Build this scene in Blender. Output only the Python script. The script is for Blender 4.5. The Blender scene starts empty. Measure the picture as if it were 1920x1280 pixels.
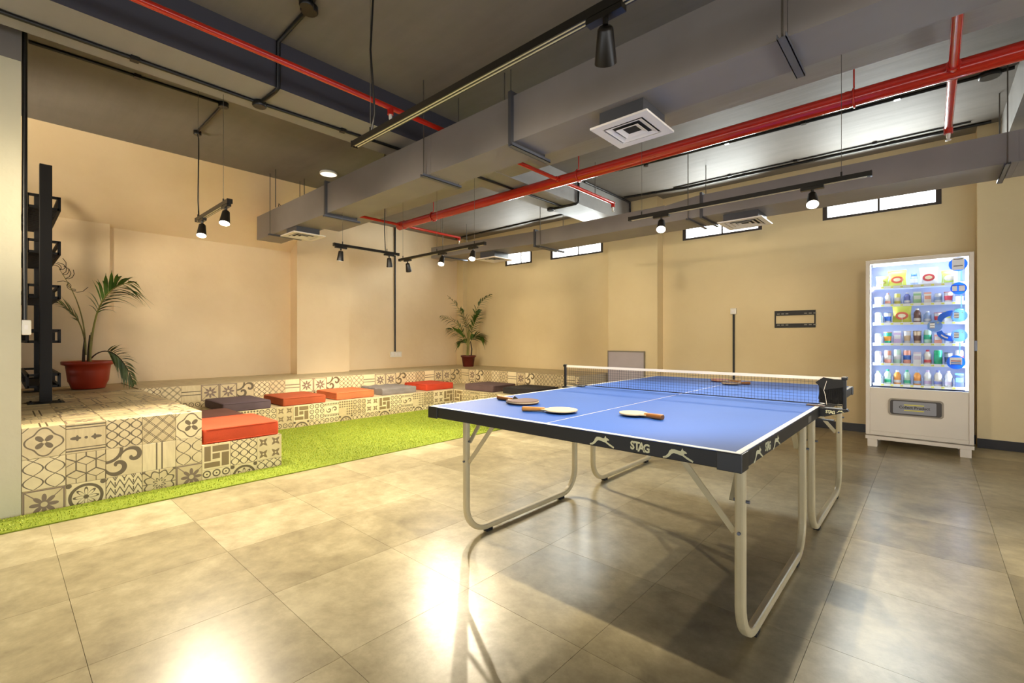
import bpy, bmesh, math, random
import numpy as np
from mathutils import Vector, Matrix, Euler
random.seed(7); np.random.seed(7)
PI = math.pi
S = bpy.context.scene
COL = S.collection

# ------------------------------------------------------------------ camera
H = 1.11
TH = math.atan(785 / 870)
cam_d = bpy.data.cameras.new('camera')
cam_d.sensor_width = 36.0
cam_d.lens = 36.0 * 870 / 1920
cam_d.shift_y = -4 / 1920
cam_d.clip_start = 0.02
cam = bpy.data.objects.new('camera', cam_d)
COL.objects.link(cam)
cam.location = (0, 0, H)
cam.rotation_euler = (PI / 2, 0, TH)
S.camera = cam

# ------------------------------------------------------------------ world, exposure
W = bpy.data.worlds.new('world'); S.world = W
W.use_nodes = True
bg = W.node_tree.nodes['Background']
bg.inputs['Color'].default_value = (0.93, 0.96, 1.0, 1)
bg.inputs['Strength'].default_value = 4.2
S.view_settings.view_transform = 'Standard'
S.view_settings.look = 'None'
S.view_settings.gamma = 1.0
S.view_settings.use_curve_mapping = False
S.view_settings.exposure = 0.45
S.cycles.max_bounces = 8
S.cycles.transparent_max_bounces = 12
S.cycles.caustics_reflective = False
S.cycles.caustics_refractive = False
S.cycles.sample_clamp_indirect = 6.0
S.cycles.use_denoising = True

WARM = (1.0, 0.86, 0.64)
SPOT_W = 46.0

def area_light(name, loc, rot, sx, sy, power, color):
    d = bpy.data.lights.new(name, 'AREA'); d.shape = 'RECTANGLE'
    d.size = sx; d.size_y = sy; d.energy = power; d.color = color
    o = bpy.data.objects.new(name, d); COL.objects.link(o)
    o.location = loc; o.rotation_euler = rot
    return o
DAY = (0.93, 1.0, 0.97)
for wx, ww in ((-0.46, 1.06), (-2.25, 0.95), (-4.74, 1.05), (-6.05, 0.6)):
    area_light('window_daylight', (wx, 7.16, 2.86), (math.radians(-104), 0, 0), ww, 0.42, 45 * ww, DAY)

def spot(loc, target, power=SPOT_W, angle=112, blend=0.55, color=WARM, rad=0.016):
    d = bpy.data.lights.new('spot_lamp', 'SPOT'); d.energy = power * 4; d.color = color
    d.spot_size = math.radians(angle); d.spot_blend = blend; d.shadow_soft_size = rad
    o = bpy.data.objects.new('spot_lamp', d); COL.objects.link(o)
    o.location = loc
    v = Vector(target) - Vector(loc)
    o.rotation_euler = v.to_track_quat('-Z', 'Y').to_euler()
    return o

# unseen fill spots, added behind and beside the camera to brighten walls and soffit
for (lx, ly), (tx, ty, tz), pw in (((-3.2, -1.9), (-6.6, 6.9, 1.4), 480), ((-2.2, -1.9), (-4.6, 6.9, 1.4), 480), ((-1.45, -1.9), (-2.6, 6.9, 1.4), 430), ((.95, -1.9), (-1.0, 6.9, 1.4), 260),
                               ((1.8, 1.2), (-7.8, 4.9, 1.5), 380), ((1.8, -.2), (-7.8, 2.6, 1.5), 430), ((1.8, -1.8), (-7.8, .9, 1.5), 420), ((-5.3, -1.3), (-7.0, 1.8, 2.9), 150)):
    s_ = spot((lx, ly, 2.12), (tx, ty, tz - (.12 if tz < 2 else 0)), pw/4, 23 if tz < 2 else 70, .5, rad=.30)
    s_.name = 'unseen_fill_spot'

# ------------------------------------------------------------------ node helpers
class E:
    """an expression over shader math nodes"""
    def __init__(s, nt, v): s.nt, s.v = nt, v
    def _op(s, op, *a, rev=False):
        n = s.nt.nodes.new('ShaderNodeMath'); n.operation = op
        args = [s] + list(a)
        if rev: args = args[::-1]
        for i, x in enumerate(args):
            x = x.v if isinstance(x, E) else x
            if isinstance(x, (int, float)): n.inputs[i].default_value = x
            else: s.nt.links.new(x, n.inputs[i])
        return E(s.nt, n.outputs[0])
    def __add__(s, o): return s._op('ADD', o)
    __radd__ = __add__
    def __sub__(s, o): return s._op('SUBTRACT', o)
    def __rsub__(s, o): return s._op('SUBTRACT', o, rev=True)
    def __mul__(s, o): return s._op('MULTIPLY', o)
    __rmul__ = __mul__
    def __truediv__(s, o): return s._op('DIVIDE', o)
    def __neg__(s): return s * -1
    def __lt__(s, o): return s._op('LESS_THAN', o)
    def __gt__(s, o): return s._op('GREATER_THAN', o)
    def __abs__(s): return s._op('ABSOLUTE')
    def max(s, o): return s._op('MAXIMUM', o)
    def min(s, o): return s._op('MINIMUM', o)
    def fr(s): return s._op('FRACT')
    def fl(s): return s._op('FLOOR')
    def sin(s): return s._op('SINE')
    def cos(s): return s._op('COSINE')
    def sqrt(s): return s._op('SQRT')
    def atan2(s, o): return s._op('ARCTAN2', o)

def rgb(h):
    h = h.lstrip('#'); out = []
    for i in (0, 2, 4):
        c = int(h[i:i + 2], 16) / 255
        out.append(c / 12.92 if c <= 0.04045 else ((c + 0.055) / 1.055) ** 2.4)
    return tuple(out) + (1,)

def new_mat(name):
    m = bpy.data.materials.new(name); m.use_nodes = True
    nt = m.node_tree
    return m, nt, nt.nodes['Principled BSDF']

def mat(name, color, rough=0.5, metal=0.0, noise=0.0, nscale=8.0, bump=0.0, bscale=60.0, spec=0.5, coat=0.0, stretch=None, color2=None):
    m, nt, b = new_mat(name)
    c = rgb(color) if isinstance(color, str) else color
    b.inputs['Base Color'].default_value = c
    b.inputs['Roughness'].default_value = rough
    b.inputs['Metallic'].default_value = metal
    b.inputs['Specular IOR Level'].default_value = spec
    b.inputs['Coat Weight'].default_value = coat
    if noise or bump:
        tc = nt.nodes.new('ShaderNodeTexCoord'); src = tc.outputs['Object']
        if stretch:
            mp = nt.nodes.new('ShaderNodeMapping'); mp.inputs['Scale'].default_value = stretch
            nt.links.new(src, mp.inputs[0]); src = mp.outputs[0]
    if noise:
        n = nt.nodes.new('ShaderNodeTexNoise'); n.inputs['Scale'].default_value = nscale
        n.inputs['Detail'].default_value = 6; nt.links.new(src, n.inputs['Vector'])
        mx = nt.nodes.new('ShaderNodeMix'); mx.data_type = 'RGBA'
        c2 = rgb(color2) if color2 else tuple(max(0, x * (1 - noise)) for x in c[:3]) + (1,)
        mx.inputs[6].default_value = c; mx.inputs[7].default_value = c2
        rp = nt.nodes.new('ShaderNodeMapRange'); rp.inputs[1].default_value = 0.35; rp.inputs[2].default_value = 0.7
        nt.links.new(n.outputs[0], rp.inputs[0]); nt.links.new(rp.outputs[0], mx.inputs[0])
        nt.links.new(mx.outputs[2], b.inputs['Base Color'])
    if bump:
        n2 = nt.nodes.new('ShaderNodeTexNoise'); n2.inputs['Scale'].default_value = bscale; n2.inputs['Detail'].default_value = 5
        nt.links.new(src, n2.inputs['Vector'])
        bp = nt.nodes.new('ShaderNodeBump'); bp.inputs['Strength'].default_value = bump; bp.inputs['Distance'].default_value = 0.01
        nt.links.new(n2.outputs[0], bp.inputs['Height']); nt.links.new(bp.outputs[0], b.inputs['Normal'])
    return m

def emit_mat(name, color, strength, base='#ffffff'):
    m, nt, b = new_mat(name)
    b.inputs['Base Color'].default_value = rgb(base)
    b.inputs['Emission Color'].default_value = rgb(color) if isinstance(color, str) else color
    b.inputs['Emission Strength'].default_value = strength
    return m

# ------------------------------------------------------------------ mesh helpers
ORG = {}          # world origin of each empty or part (for children built in world coordinates)

def link(o, parent=None):
    COL.objects.link(o)
    if parent is not None: o.parent = parent
    return o

class MB:
    def __init__(s): s.v, s.f, s.m, s.uv, s.sm = [], [], [], {}, []
    def add(s, vs, fs, mi=0, smooth=False):
        k = len(s.v); s.v += [tuple(p) for p in vs]
        for f in fs:
            s.f.append(tuple(i + k for i in f)); s.m.append(mi); s.sm.append(smooth)
        return s
    def box(s, x0, y0, z0, x1, y1, z1, mi=0):
        return s.add([(x0,y0,z0),(x1,y0,z0),(x1,y1,z0),(x0,y1,z0),(x0,y0,z1),(x1,y0,z1),(x1,y1,z1),(x0,y1,z1)],
            [(3,2,1,0),(4,5,6,7),(0,1,5,4),(1,2,6,5),(2,3,7,6),(3,0,4,7)], mi)
    def cbox(s, c, d, mi=0):
        return s.box(c[0]-d[0]/2,c[1]-d[1]/2,c[2]-d[2]/2,c[0]+d[0]/2,c[1]+d[1]/2,c[2]+d[2]/2,mi)
    def bar(s, a, b, w, h, up=(0,0,1), mi=0):
        a, b, up = Vector(a), Vector(b), Vector(up)
        t = (b - a).normalized()
        if abs(t.dot(up)) > 0.99: up = Vector((1,0,0))
        x = t.cross(up).normalized(); y = x.cross(t)
        vs = []
        for p in (a, b):
            for i, j in ((-1,-1),(1,-1),(1,1),(-1,1)): vs.append(p + x*i*w/2 + y*j*h/2)
        return s.add(vs, [(0,3,2,1),(4,5,6,7),(0,1,5,4),(1,2,6,5),(2,3,7,6),(3,0,4,7)], mi)
    def tube(s, pts, r, n=8, mi=0, cap=True, rads=None):
        pts = [Vector(p) for p in pts]; k0 = len(s.v); N = len(pts)
        prev = None; vs = []; fs = []
        for i, p in enumerate(pts):
            t = (pts[min(i+1,N-1)] - pts[max(i-1,0)]).normalized()
            if prev is None:
                ref = Vector((0,0,1)) if abs(t.z) < 0.9 else Vector((1,0,0))
                x = t.cross(ref).normalized()
            else:
                x = (prev - t*prev.dot(t)).normalized()
            y = t.cross(x); prev = x
            rr = rads[i] if rads else r
            for j in range(n):
                a = 2*PI*j/n; vs.append(p + x*math.cos(a)*rr + y*math.sin(a)*rr)
        for i in range(N-1):
            for j in range(n):
                fs.append((i*n+j, i*n+(j+1)%n, (i+1)*n+(j+1)%n, (i+1)*n+j))
        s.add(vs, fs, mi, True)
        if cap:
            s.add(vs[:n][::-1], [tuple(range(n))], mi); s.add(vs[-n:], [tuple(range(n))], mi)
        return s
    def sweep(s, pts, prof, binormal, mi=0, closed=False, cap=True):
        """sweep a 2-D profile along a planar path; profile x along binormal, y in-plane"""
        pts = [Vector(p) for p in pts]; B = Vector(binormal).normalized(); N = len(pts); n = len(prof)
        vs = []; fs = []
        for i, p in enumerate(pts):
            t = (pts[min(i+1,N-1)] - pts[max(i-1,0)]).normalized()
            y = B.cross(t).normalized()
            for (a, b) in prof: vs.append(p + B*a + y*b)
        for i in range(N-1):
            for j in range(n): fs.append((i*n+j, i*n+(j+1)%n, (i+1)*n+(j+1)%n, (i+1)*n+j))
        s.add(vs, fs, mi, False)
        if cap:
            s.add(vs[:n][::-1], [tuple(range(n))], mi); s.add(vs[-n:], [tuple(range(n))], mi)
        return s
    def lathe(s, prof, c=(0,0,0), n=20, mi=0, smooth=True):
        vs = []; fs = []
        for r, z in prof:
            for j in range(n):
                a = 2*PI*j/n; vs.append((c[0]+r*math.cos(a), c[1]+r*math.sin(a), c[2]+z))
        for i in range(len(prof)-1):
            for j in range(n): fs.append((i*n+j, i*n+(j+1)%n, (i+1)*n+(j+1)%n, (i+1)*n+j))
        s.add(vs, fs, mi, smooth)
        if prof[0][0] > 1e-5: s.add(vs[:n][::-1], [tuple(range(n))], mi)
        if prof[-1][0] > 1e-5: s.add(vs[-n:], [tuple(range(n))], mi)
        return s
    def prism(s, poly, z0, z1, mi=0):
        n = len(poly)
        vs = [(x,y,z0) for x,y in poly] + [(x,y,z1) for x,y in poly]
        fs = [tuple(range(n))[::-1], tuple(range(n,2*n))] + [(i,(i+1)%n,n+(i+1)%n,n+i) for i in range(n)]
        return s.add(vs, fs, mi)
    def xf(s, M):
        s.v = [tuple(M @ Vector(p)) for p in s.v]; return s
    def mesh(s, name, mats, off=(0,0,0)):
        me = bpy.data.meshes.new(name)
        me.from_pydata([(p[0]-off[0],p[1]-off[1],p[2]-off[2]) for p in s.v], [], s.f)
        if not isinstance(mats, (list, tuple)): mats = [mats]
        for m in mats: me.materials.append(m)
        me.polygons.foreach_set('material_index', s.m)
        me.polygons.foreach_set('use_smooth', s.sm)
        me.update()
        return me
    def build(s, name, mats, parent=None, bevel=0.0, label=None, seg=2, kind=None):
        off = ORG.get(parent.name, (0,0,0)) if parent is not None else (0,0,0)
        o = bpy.data.objects.new(name, s.mesh(name, mats, off))
        link(o, parent); ORG[o.name] = off
        if bevel:
            md = o.modifiers.new('bevel', 'BEVEL'); md.width = bevel; md.segments = seg; md.limit_method = 'ANGLE'; md.angle_limit = 0.6
        if label: o['label'] = label
        if kind: o['kind'] = kind
        return o

def thing(name, label, cat, loc=(0,0,0), group=None):
    o = bpy.data.objects.new(name, None); link(o)
    o.empty_display_size = 0.1
    o.location = loc; ORG[o.name] = tuple(loc)
    o['label'] = label; o['category'] = cat
    if group: o['group'] = group
    return o
def tag(o, label, cat, group=None):
    o['label'] = label; o['category'] = cat
    if group: o['group'] = group
    return o
def struct(name, mb, m, bevel=0):
    o = mb.build(name, m, None, bevel); o['kind'] = 'structure'; return o
def copy_tree(o, parent=None):
    c = o.copy(); COL.objects.link(c)
    if parent is not None: c.parent = parent
    for ch in o.children: copy_tree(ch, c)
    return c
def place(me, name, M, parent):
    """a light piece that shares mesh data; M is a world matrix"""
    o = bpy.data.objects.new(name, me); COL.objects.link(o); o.parent = parent
    o.matrix_local = Matrix.Translation(-Vector(ORG.get(parent.name, (0,0,0)))) @ M
    return o
def frame_matrix(origin, xa, ya, za):
    M = Matrix.Identity(4)
    for i, a in enumerate((xa, ya, za)):
        for r in range(3): M[r][i] = a[r]
    for r in range(3): M[r][3] = origin[r]
    return M
def text_obj(name, body, size, M, m, parent, extrude=0.0006, bold=0.0, sx=1.0, font_space=1.0):
    cu = bpy.data.curves.new(name, 'FONT'); cu.body = body; cu.size = size; cu.extrude = extrude
    cu.offset = bold; cu.align_x = 'CENTER'; cu.align_y = 'CENTER'; cu.space_character = font_space; cu.resolution_u = 3
    t = bpy.data.objects.new(name, cu); COL.objects.link(t)
    dg = bpy.context.evaluated_depsgraph_get(); dg.update()
    me = bpy.data.meshes.new_from_object(t.evaluated_get(dg)); me.name = name
    bpy.data.objects.remove(t); bpy.data.curves.remove(cu)
    me.transform(Matrix.Scale(sx, 4, (1,0,0)))
    me.materials.clear(); me.materials.append(m)
    return place(me, name, M, parent)

# ------------------------------------------------------------------ materials
M = {}
def wall_mat(name, c, c2):
    m, nt, b = new_mat(name)
    tc = nt.nodes.new('ShaderNodeTexCoord')
    n = nt.nodes.new('ShaderNodeTexNoise'); n.inputs['Scale'].default_value = 0.9; n.inputs['Detail'].default_value = 8; n.inputs['Roughness'].default_value = 0.6
    nt.links.new(tc.outputs['Object'], n.inputs['Vector'])
    rp = nt.nodes.new('ShaderNodeMapRange'); rp.inputs[1].default_value = 0.35; rp.inputs[2].default_value = 0.75
    nt.links.new(n.outputs[0], rp.inputs[0])
    mx = nt.nodes.new('ShaderNodeMix'); mx.data_type = 'RGBA'; mx.inputs[6].default_value = rgb(c); mx.inputs[7].default_value = rgb(c2)
    nt.links.new(rp.outputs[0], mx.inputs[0]); nt.links.new(mx.outputs[2], b.inputs['Base Color'])
    n2 = nt.nodes.new('ShaderNodeTexNoise'); n2.inputs['Scale'].default_value = 14; n2.inputs['Detail'].default_value = 6
    nt.links.new(tc.outputs['Object'], n2.inputs['Vector'])
    bp = nt.nodes.new('ShaderNodeBump'); bp.inputs['Strength'].default_value = 0.12; bp.inputs['Distance'].default_value = 0.02
    nt.links.new(n2.outputs[0], bp.inputs['Height']); nt.links.new(bp.outputs[0], b.inputs['Normal'])
    b.inputs['Roughness'].default_value = 0.6
    return m
M['wall'] = wall_mat('wall_paint', '#e6d2a4', '#dcc696')
M['wall_warm'] = wall_mat('wall_paint_peach', '#efd9b4', '#e4cba2')
M['gray_paint'] = mat('gray_column_paint', '#77716a', 0.6, noise=0.15, nscale=2)

def concrete(name, c, c2, rough=0.55):
    m, nt, b = new_mat(name)
    tc = nt.nodes.new('ShaderNodeTexCoord')
    n = nt.nodes.new('ShaderNodeTexNoise'); n.inputs['Scale'].default_value = 1.6; n.inputs['Detail'].default_value = 9; n.inputs['Roughness'].default_value = 0.65
    nt.links.new(tc.outputs['Object'], n.inputs['Vector'])
    mp = nt.nodes.new('ShaderNodeMapping'); mp.inputs['Scale'].default_value = (0.5, 5.0, 5.0)
    nt.links.new(tc.outputs['Object'], mp.inputs[0])
    n3 = nt.nodes.new('ShaderNodeTexNoise'); n3.inputs['Scale'].default_value = 2.0; n3.inputs['Detail'].default_value = 6
    nt.links.new(mp.outputs[0], n3.inputs['Vector'])
    # shutter-board joints: lines every 1.22 m along x and 0.61 m along y, a shallow ridge
    sp = nt.nodes.new('ShaderNodeSeparateXYZ'); nt.links.new(tc.outputs['Object'], sp.inputs[0])
    X, Y = E(nt, sp.outputs[0]), E(nt, sp.outputs[1])
    jl = (abs((X/1.22+0.15).fr() - 0.5) < 0.006).max(abs((Y/0.92+0.4).fr() - 0.5) < 0.008)
    mixv = (E(nt, n.outputs[0]) - 0.4) * 1.6 + (E(nt, n3.outputs[0]) - 0.5) * 0.8
    mx = nt.nodes.new('ShaderNodeMix'); mx.data_type = 'RGBA'; mx.inputs[6].default_value = rgb(c); mx.inputs[7].default_value = rgb(c2)
    nt.links.new(mixv.v, mx.inputs[0]); nt.links.new(mx.outputs[2], b.inputs['Base Color'])
    hgt = E(nt, n.outputs[0]) * 0.5 + E(nt, n3.outputs[0]) * 0.5 + jl * 0.6
    bp = nt.nodes.new('ShaderNodeBump'); bp.inputs['Strength'].default_value = 0.35; bp.inputs['Distance'].default_value = 0.015
    nt.links.new(hgt.v, bp.inputs['Height']); nt.links.new(bp.outputs[0], b.inputs['Normal'])
    b.inputs['Roughness'].default_value = rough
    return m
M['ceiling'] = concrete('ceiling_gray_concrete', '#7d7770', '#6a645d', 0.68)
M['beam'] = concrete('beam_gray_concrete', '#96938f', '#87837e', 0.5)
M['duct'] = mat('duct_gray_paint', '#8f8986', 0.5, noise=0.12, nscale=3, bump=0.05, bscale=8)
M['duct_dark'] = mat('duct_flange_gray', '#4a4b50', 0.45)
M['channel'] = mat('strut_channel_steel', '#70747f', 0.4, metal=0.5)
M['red'] = mat('red_pipe_paint', '#c4230f', 0.22, coat=0.4, noise=0.15, nscale=5)
M['black'] = mat('black_metal', '#0f0c0a', 0.55)
M['conduit'] = mat('black_conduit', '#131210', 0.35)
M['black_matte'] = mat('black_matte', '#0d0c0b', 0.65)
M['white_plastic'] = mat('white_plastic', '#e9e4d8', 0.4)
M['diffuser'] = mat('white_diffuser', '#efeae6', 0.4)
M['dark_slot'] = mat('dark_slot', '#1c1b1a', 0.7)
M['wire'] = mat('steel_wire', '#6f6a62', 0.4, metal=0.6)
M['rail'] = mat('track_rail_black', '#17140f', 0.3)
M['copper'] = mat('track_conductor', '#e2d6ae', 0.35)
M['lamp_black'] = mat('lamp_head_black', '#1b1712', 0.38)
M['lamp_on'] = emit_mat('lamp_lens_lit', (1.0, 0.86, 0.62, 1), 25.0)
M['lamp_rim'] = emit_mat('lamp_lens_side', (1.0, 0.88, 0.68, 1), 6.0)
M['frame_black'] = mat('window_frame_dark', '#3a2f26', 0.5)
M['recess'] = mat('window_reveal', '#4a4238', 0.6)
M['base_black'] = mat('skirting_black', '#1a1512', 0.3)
M['tile_body'] = mat('tile_cream_body', '#cbb68c', 0.4)
M['grout'] = mat('grout', '#b7a47f', 0.8)

# floor stone
def floor_mat():
    m, nt, b = new_mat('polished_kota_stone')
    geo = nt.nodes.new('ShaderNodeNewGeometry')
    oi = nt.nodes.new('ShaderNodeObjectInfo')
    n = nt.nodes.new('ShaderNodeTexNoise'); n.inputs['Scale'].default_value = 1.7; n.inputs['Detail'].default_value = 10; n.inputs['Roughness'].default_value = 0.68; n.inputs['Distortion'].default_value = 0.6
    nt.links.new(geo.outputs['Position'], n.inputs['Vector'])
    n2 = nt.nodes.new('ShaderNodeTexNoise'); n2.inputs['Scale'].default_value = 9; n2.inputs['Detail'].default_value = 8; n2.inputs['Roughness'].default_value = 0.7
    nt.links.new(geo.outputs['Position'], n2.inputs['Vector'])
    r = E(nt, oi.outputs['Random'])
    f = (E(nt, n.outputs[0]) - 0.5) * 1.3 + (E(nt, n2.outputs[0]) - 0.5) * 1.2 + (r - 0.5) * 0.4 + 0.5
    cr = nt.nodes.new('ShaderNodeValToRGB')
    e = cr.color_ramp.elements
    e[0].position = 0.1; e[0].color = rgb('#8a7f62')
    e[1].position = 0.9; e[1].color = rgb('#cbc09d')
    k = e.new(0.5); k.color = rgb('#ab9f7d')
    nt.links.new(f.v, cr.inputs[0]); nt.links.new(cr.outputs[0], b.inputs['Base Color'])
    b.inputs['Roughness'].default_value = 0.30
    bp = nt.nodes.new('ShaderNodeBump'); bp.inputs['Strength'].default_value = 0.035; bp.inputs['Distance'].default_value = 0.01
    nt.links.new(n.outputs[0], bp.inputs['Height']); nt.links.new(bp.outputs[0], b.inputs['Normal'])
    b.inputs['Specular IOR Level'].default_value = 0.6
    return m
M['floor'] = floor_mat()
M['joint'] = mat('floor_joint', '#8a7f60', 0.6)

# ---- printed tile patterns -------------------------------------------------
def patterns():
    P = {}
    def polar(x, y, cx=.5, cy=.5):
        u, v = x - cx, y - cy
        return (u*u + v*v).sqrt(), v.atan2(u)
    def blossom(x, y):
        r, a = polar(x, y)
        pet = (r < abs((a*2).sin())*0.27) * (r > 0.045)
        ring = abs(r - ((a*4).cos()*0.055 + 0.39)) < 0.022
        u, v = abs(x-.5), abs(y-.5)
        cor = (abs(u+v-0.84) < 0.018)
        return pet.max(ring).max(cor)
    def fleur(x, y):
        st = (abs(abs(y-.5)-.42) < .022).max(abs(abs(y-.5)-.33) < .016)
        u = abs(x-.5)
        el = ((u-.26)*(u-.26)*14 + (y-.5)*(y-.5)*90) < .26
        el2 = ((u-.22)*(u-.22)*160 + (y-.5)*(y-.5)*26) < .26
        d = ((x-.5)*(x-.5) + (y-.5)*(y-.5)) < .002
        return st.max(el).max(el2).max(d)
    def trellis(k, amp, w, ky=None):
        ky = ky or k*.55
        def f(x, y):
            s = (y*(2*PI*ky)).sin()*amp
            a = abs((x*k + s).fr() - .5) < w
            b = abs((x*k - s + .0).fr() - .5) < w
            return a.max(b)
        return f
    def diamond(x, y):
        a, b = (x+y)*2.5, (x-y)*2.5
        p = abs(a.fr()-.5), abs(b.fr()-.5)
        return (abs(p[0]-.07) < .035).max(abs(p[1]-.07) < .035)
    def cubes(x, y):
        # hexagons with three spokes each: stacked cubes
        k = 2.0; X, Y = x*k, y*k; q3 = 1.7320508
        ax, ay = X.fr() - .5, ((Y/q3).fr() - .5)*q3
        bx, by = (X+.5).fr() - .5, ((Y/q3+.5).fr() - .5)*q3
        sel = (ax*ax + ay*ay) < (bx*bx + by*by)
        u = sel*ax + (1-sel)*bx; v = sel*ay + (1-sel)*by
        w = .038
        hexd = abs(u).max(abs(u)*.5 + abs(v)*.8660254)
        edge = hexd > .5 - w*.6
        s1 = (abs(u) < w)*(v > 0)
        s2 = (abs(u*.5 - v*.8660254*1.0) < w)*(u < 0)*(v < .02)
        s3 = (abs(u*.5 + v*.8660254*1.0) < w)*(u > 0)*(v < .02)
        return edge.max(s1).max(s2).max(s3)
    def scroll(x, y):
        r, a = polar(x, y, .3, .38); r2, a2 = polar(x, y, .72, .66)
        s1 = (abs((a/(2*PI) + r*2.6).fr() - .5) < .19) * (r < .36)
        s2 = (abs((a2/(-2*PI) + r2*2.6).fr() - .5) < .19) * (r2 < .33)
        s3 = (abs(polar(x, y, .0, .95)[0] - .42) < .05)
        return s1.max(s2).max(s3)
    def bars(x, y): return (abs(x-.42) < .022).max(abs(x-.58) < .022)
    def weave(x, y):
        z = abs((x*4).fr() - .5)
        q = abs((y*4 + x*2).fr() - .5)
        return (abs((y*4 + z*2).fr() - .5) < .13).max((abs((x*4+.5).fr()-.5) < .07)*(q < .25))
    def web(x, y):
        r, a = polar(x, y)
        sp = (abs((a*4).sin()) < .14) * (r > .06)
        rg = abs((r*3.6 + (a*8).cos()*.18).fr() - .5) < .09
        return sp.max(rg)
    def damask(x, y):
        r, a = polar(x, y)
        q = abs(r - .40) < .045
        pt = (abs(r - abs((a*4).cos())*.3) < .035)
        dt = r < .07
        u, v = abs(x-.5)-.43, abs(y-.5)-.43
        c = (u*u + v*v) < .006
        return q.max(pt).max(dt).max(c)
    def basket(x, y):
        def r(a, b, c, d): return (x > a)*(x < c)*(y > b)*(y < d)
        return r(.08,.34,.30,.92).max(r(.36,.68,.94,.92)).max(r(.36,.40,.62,.62)).max(r(.68,.08,.94,.62)).max(r(.08,.08,.62,.28))
    def petals(x, y):
        u, v = (x*2).fr(), (y*2).fr()
        r1 = (u*u+v*v).sqrt() < .84; r2 = ((1-u)*(1-u)+(1-v)*(1-v)).sqrt() < .84
        r3 = ((1-u)*(1-u)+v*v).sqrt() < .84; r4 = (u*u+(1-v)*(1-v)).sqrt() < .84
        c = ((u-.5)*(u-.5)+(v-.5)*(v-.5)) > .006
        return ((r1*r2).max(r3*r4))*c
    def rings(x, y):
        u, v = (x*3).fr()-.5, (y*3).fr()-.5
        r = (u*u+v*v).sqrt()
        return (abs(r-.36) < .07).max(r < .1)
    def rows(x, y):
        d = (abs(abs(y-.5)-.38) < .05)*(abs((x*9).fr()-.5) < .32)
        l = abs(abs(y-.5)-.29) < .012
        r, a = polar(x, y, .3, .5); r2, a2 = polar(x, y, .7, .5)
        s = ((abs((a/(2*PI)+r*5).fr()-.5) < .2)*(r < .19)).max((abs((a2/(2*PI)-r2*5).fr()-.5) < .2)*(r2 < .19))
        return d.max(l).max(s)
    def checker(x, y):
        g = ((x > .55).max(y > .55))
        u, v = (x*6).fr()-.5, (y*6).fr()-.5
        return g*((abs(u)+abs(v)) < .42)
    def lines3(x, y): return (abs(y-.62) < .025).max(abs(y-.42) < .025)
    def star(x, y):
        r, a = polar(x, y)
        s = (r < (abs((a*4).cos())*.22+.12))*(r > .08)
        u, v = abs(x-.5), abs(y-.5)
        fr_ = (u.max(v) > .44)*(u.max(v) < .485)
        q = abs(u-v) < .02
        return s.max(fr_).max(q*(r > .3))
    P.update(blossom=blossom, fleur=fleur, trellis=trellis(3, .44, .075), ogee=trellis(2, .45, .04), diamond=diamond, cubes=cubes,
             scroll=scroll, bars=bars, weave=weave, web=web, damask=damask, basket=basket, petals=petals, rings=rings,
             rows=rows, checker=checker, lines=lines3, star=star)
    return P
PAT = patterns()
TM = {}
INK = {'basket': '#8a7550', 'petals': '#857150', 'blossom': '#75654a', 'star': '#84705f', 'checker': '#746448'}
def tile_mat(p):
    if p in TM: return TM[p]
    m, nt, b = new_mat('tile_' + p)
    uv = nt.nodes.new('ShaderNodeUVMap')
    sp = nt.nodes.new('ShaderNodeSeparateXYZ'); nt.links.new(uv.outputs[0], sp.inputs[0])
    k = PAT[p](E(nt, sp.outputs[0]), E(nt, sp.outputs[1]))
    tc = nt.nodes.new('ShaderNodeTexCoord')
    mp = nt.nodes.new('ShaderNodeMapping'); mp.inputs['Scale'].default_value = (14, 2.2, 6) if p in ('bars', 'lines', 'fleur') else (3, 3, 3)
    nt.links.new(tc.outputs['Object'], mp.inputs[0])
    n = nt.nodes.new('ShaderNodeTexNoise'); n.inputs['Scale'].default_value = 4; n.inputs['Detail'].default_value = 5
    nt.links.new(mp.outputs[0], n.inputs['Vector'])
    oi = nt.nodes.new('ShaderNodeObjectInfo')
    f = (E(nt, n.outputs[0]) - 0.5) * 1.2 + (E(nt, oi.outputs['Random']) - 0.5) * 1.1 + 0.45
    ba = nt.nodes.new('ShaderNodeMix'); ba.data_type = 'RGBA'; ba.inputs[6].default_value = rgb('#ead9ad'); ba.inputs[7].default_value = rgb('#cbb78b')
    nt.links.new(f.v, ba.inputs[0])
    mx = nt.nodes.new('ShaderNodeMix'); mx.data_type = 'RGBA'; mx.inputs[7].default_value = rgb(INK.get(p, '#6a5c44'))
    nt.links.new(k.v, mx.inputs[0]); nt.links.new(ba.outputs[2], mx.inputs[6]); nt.links.new(mx.outputs[2], b.inputs['Base Color'])
    b.inputs['Roughness'].default_value = 0.38
    TM[p] = m
    return m
TMESH = {}
TS, TT, GAP = 0.2, 0.007, 0.0022
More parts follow.
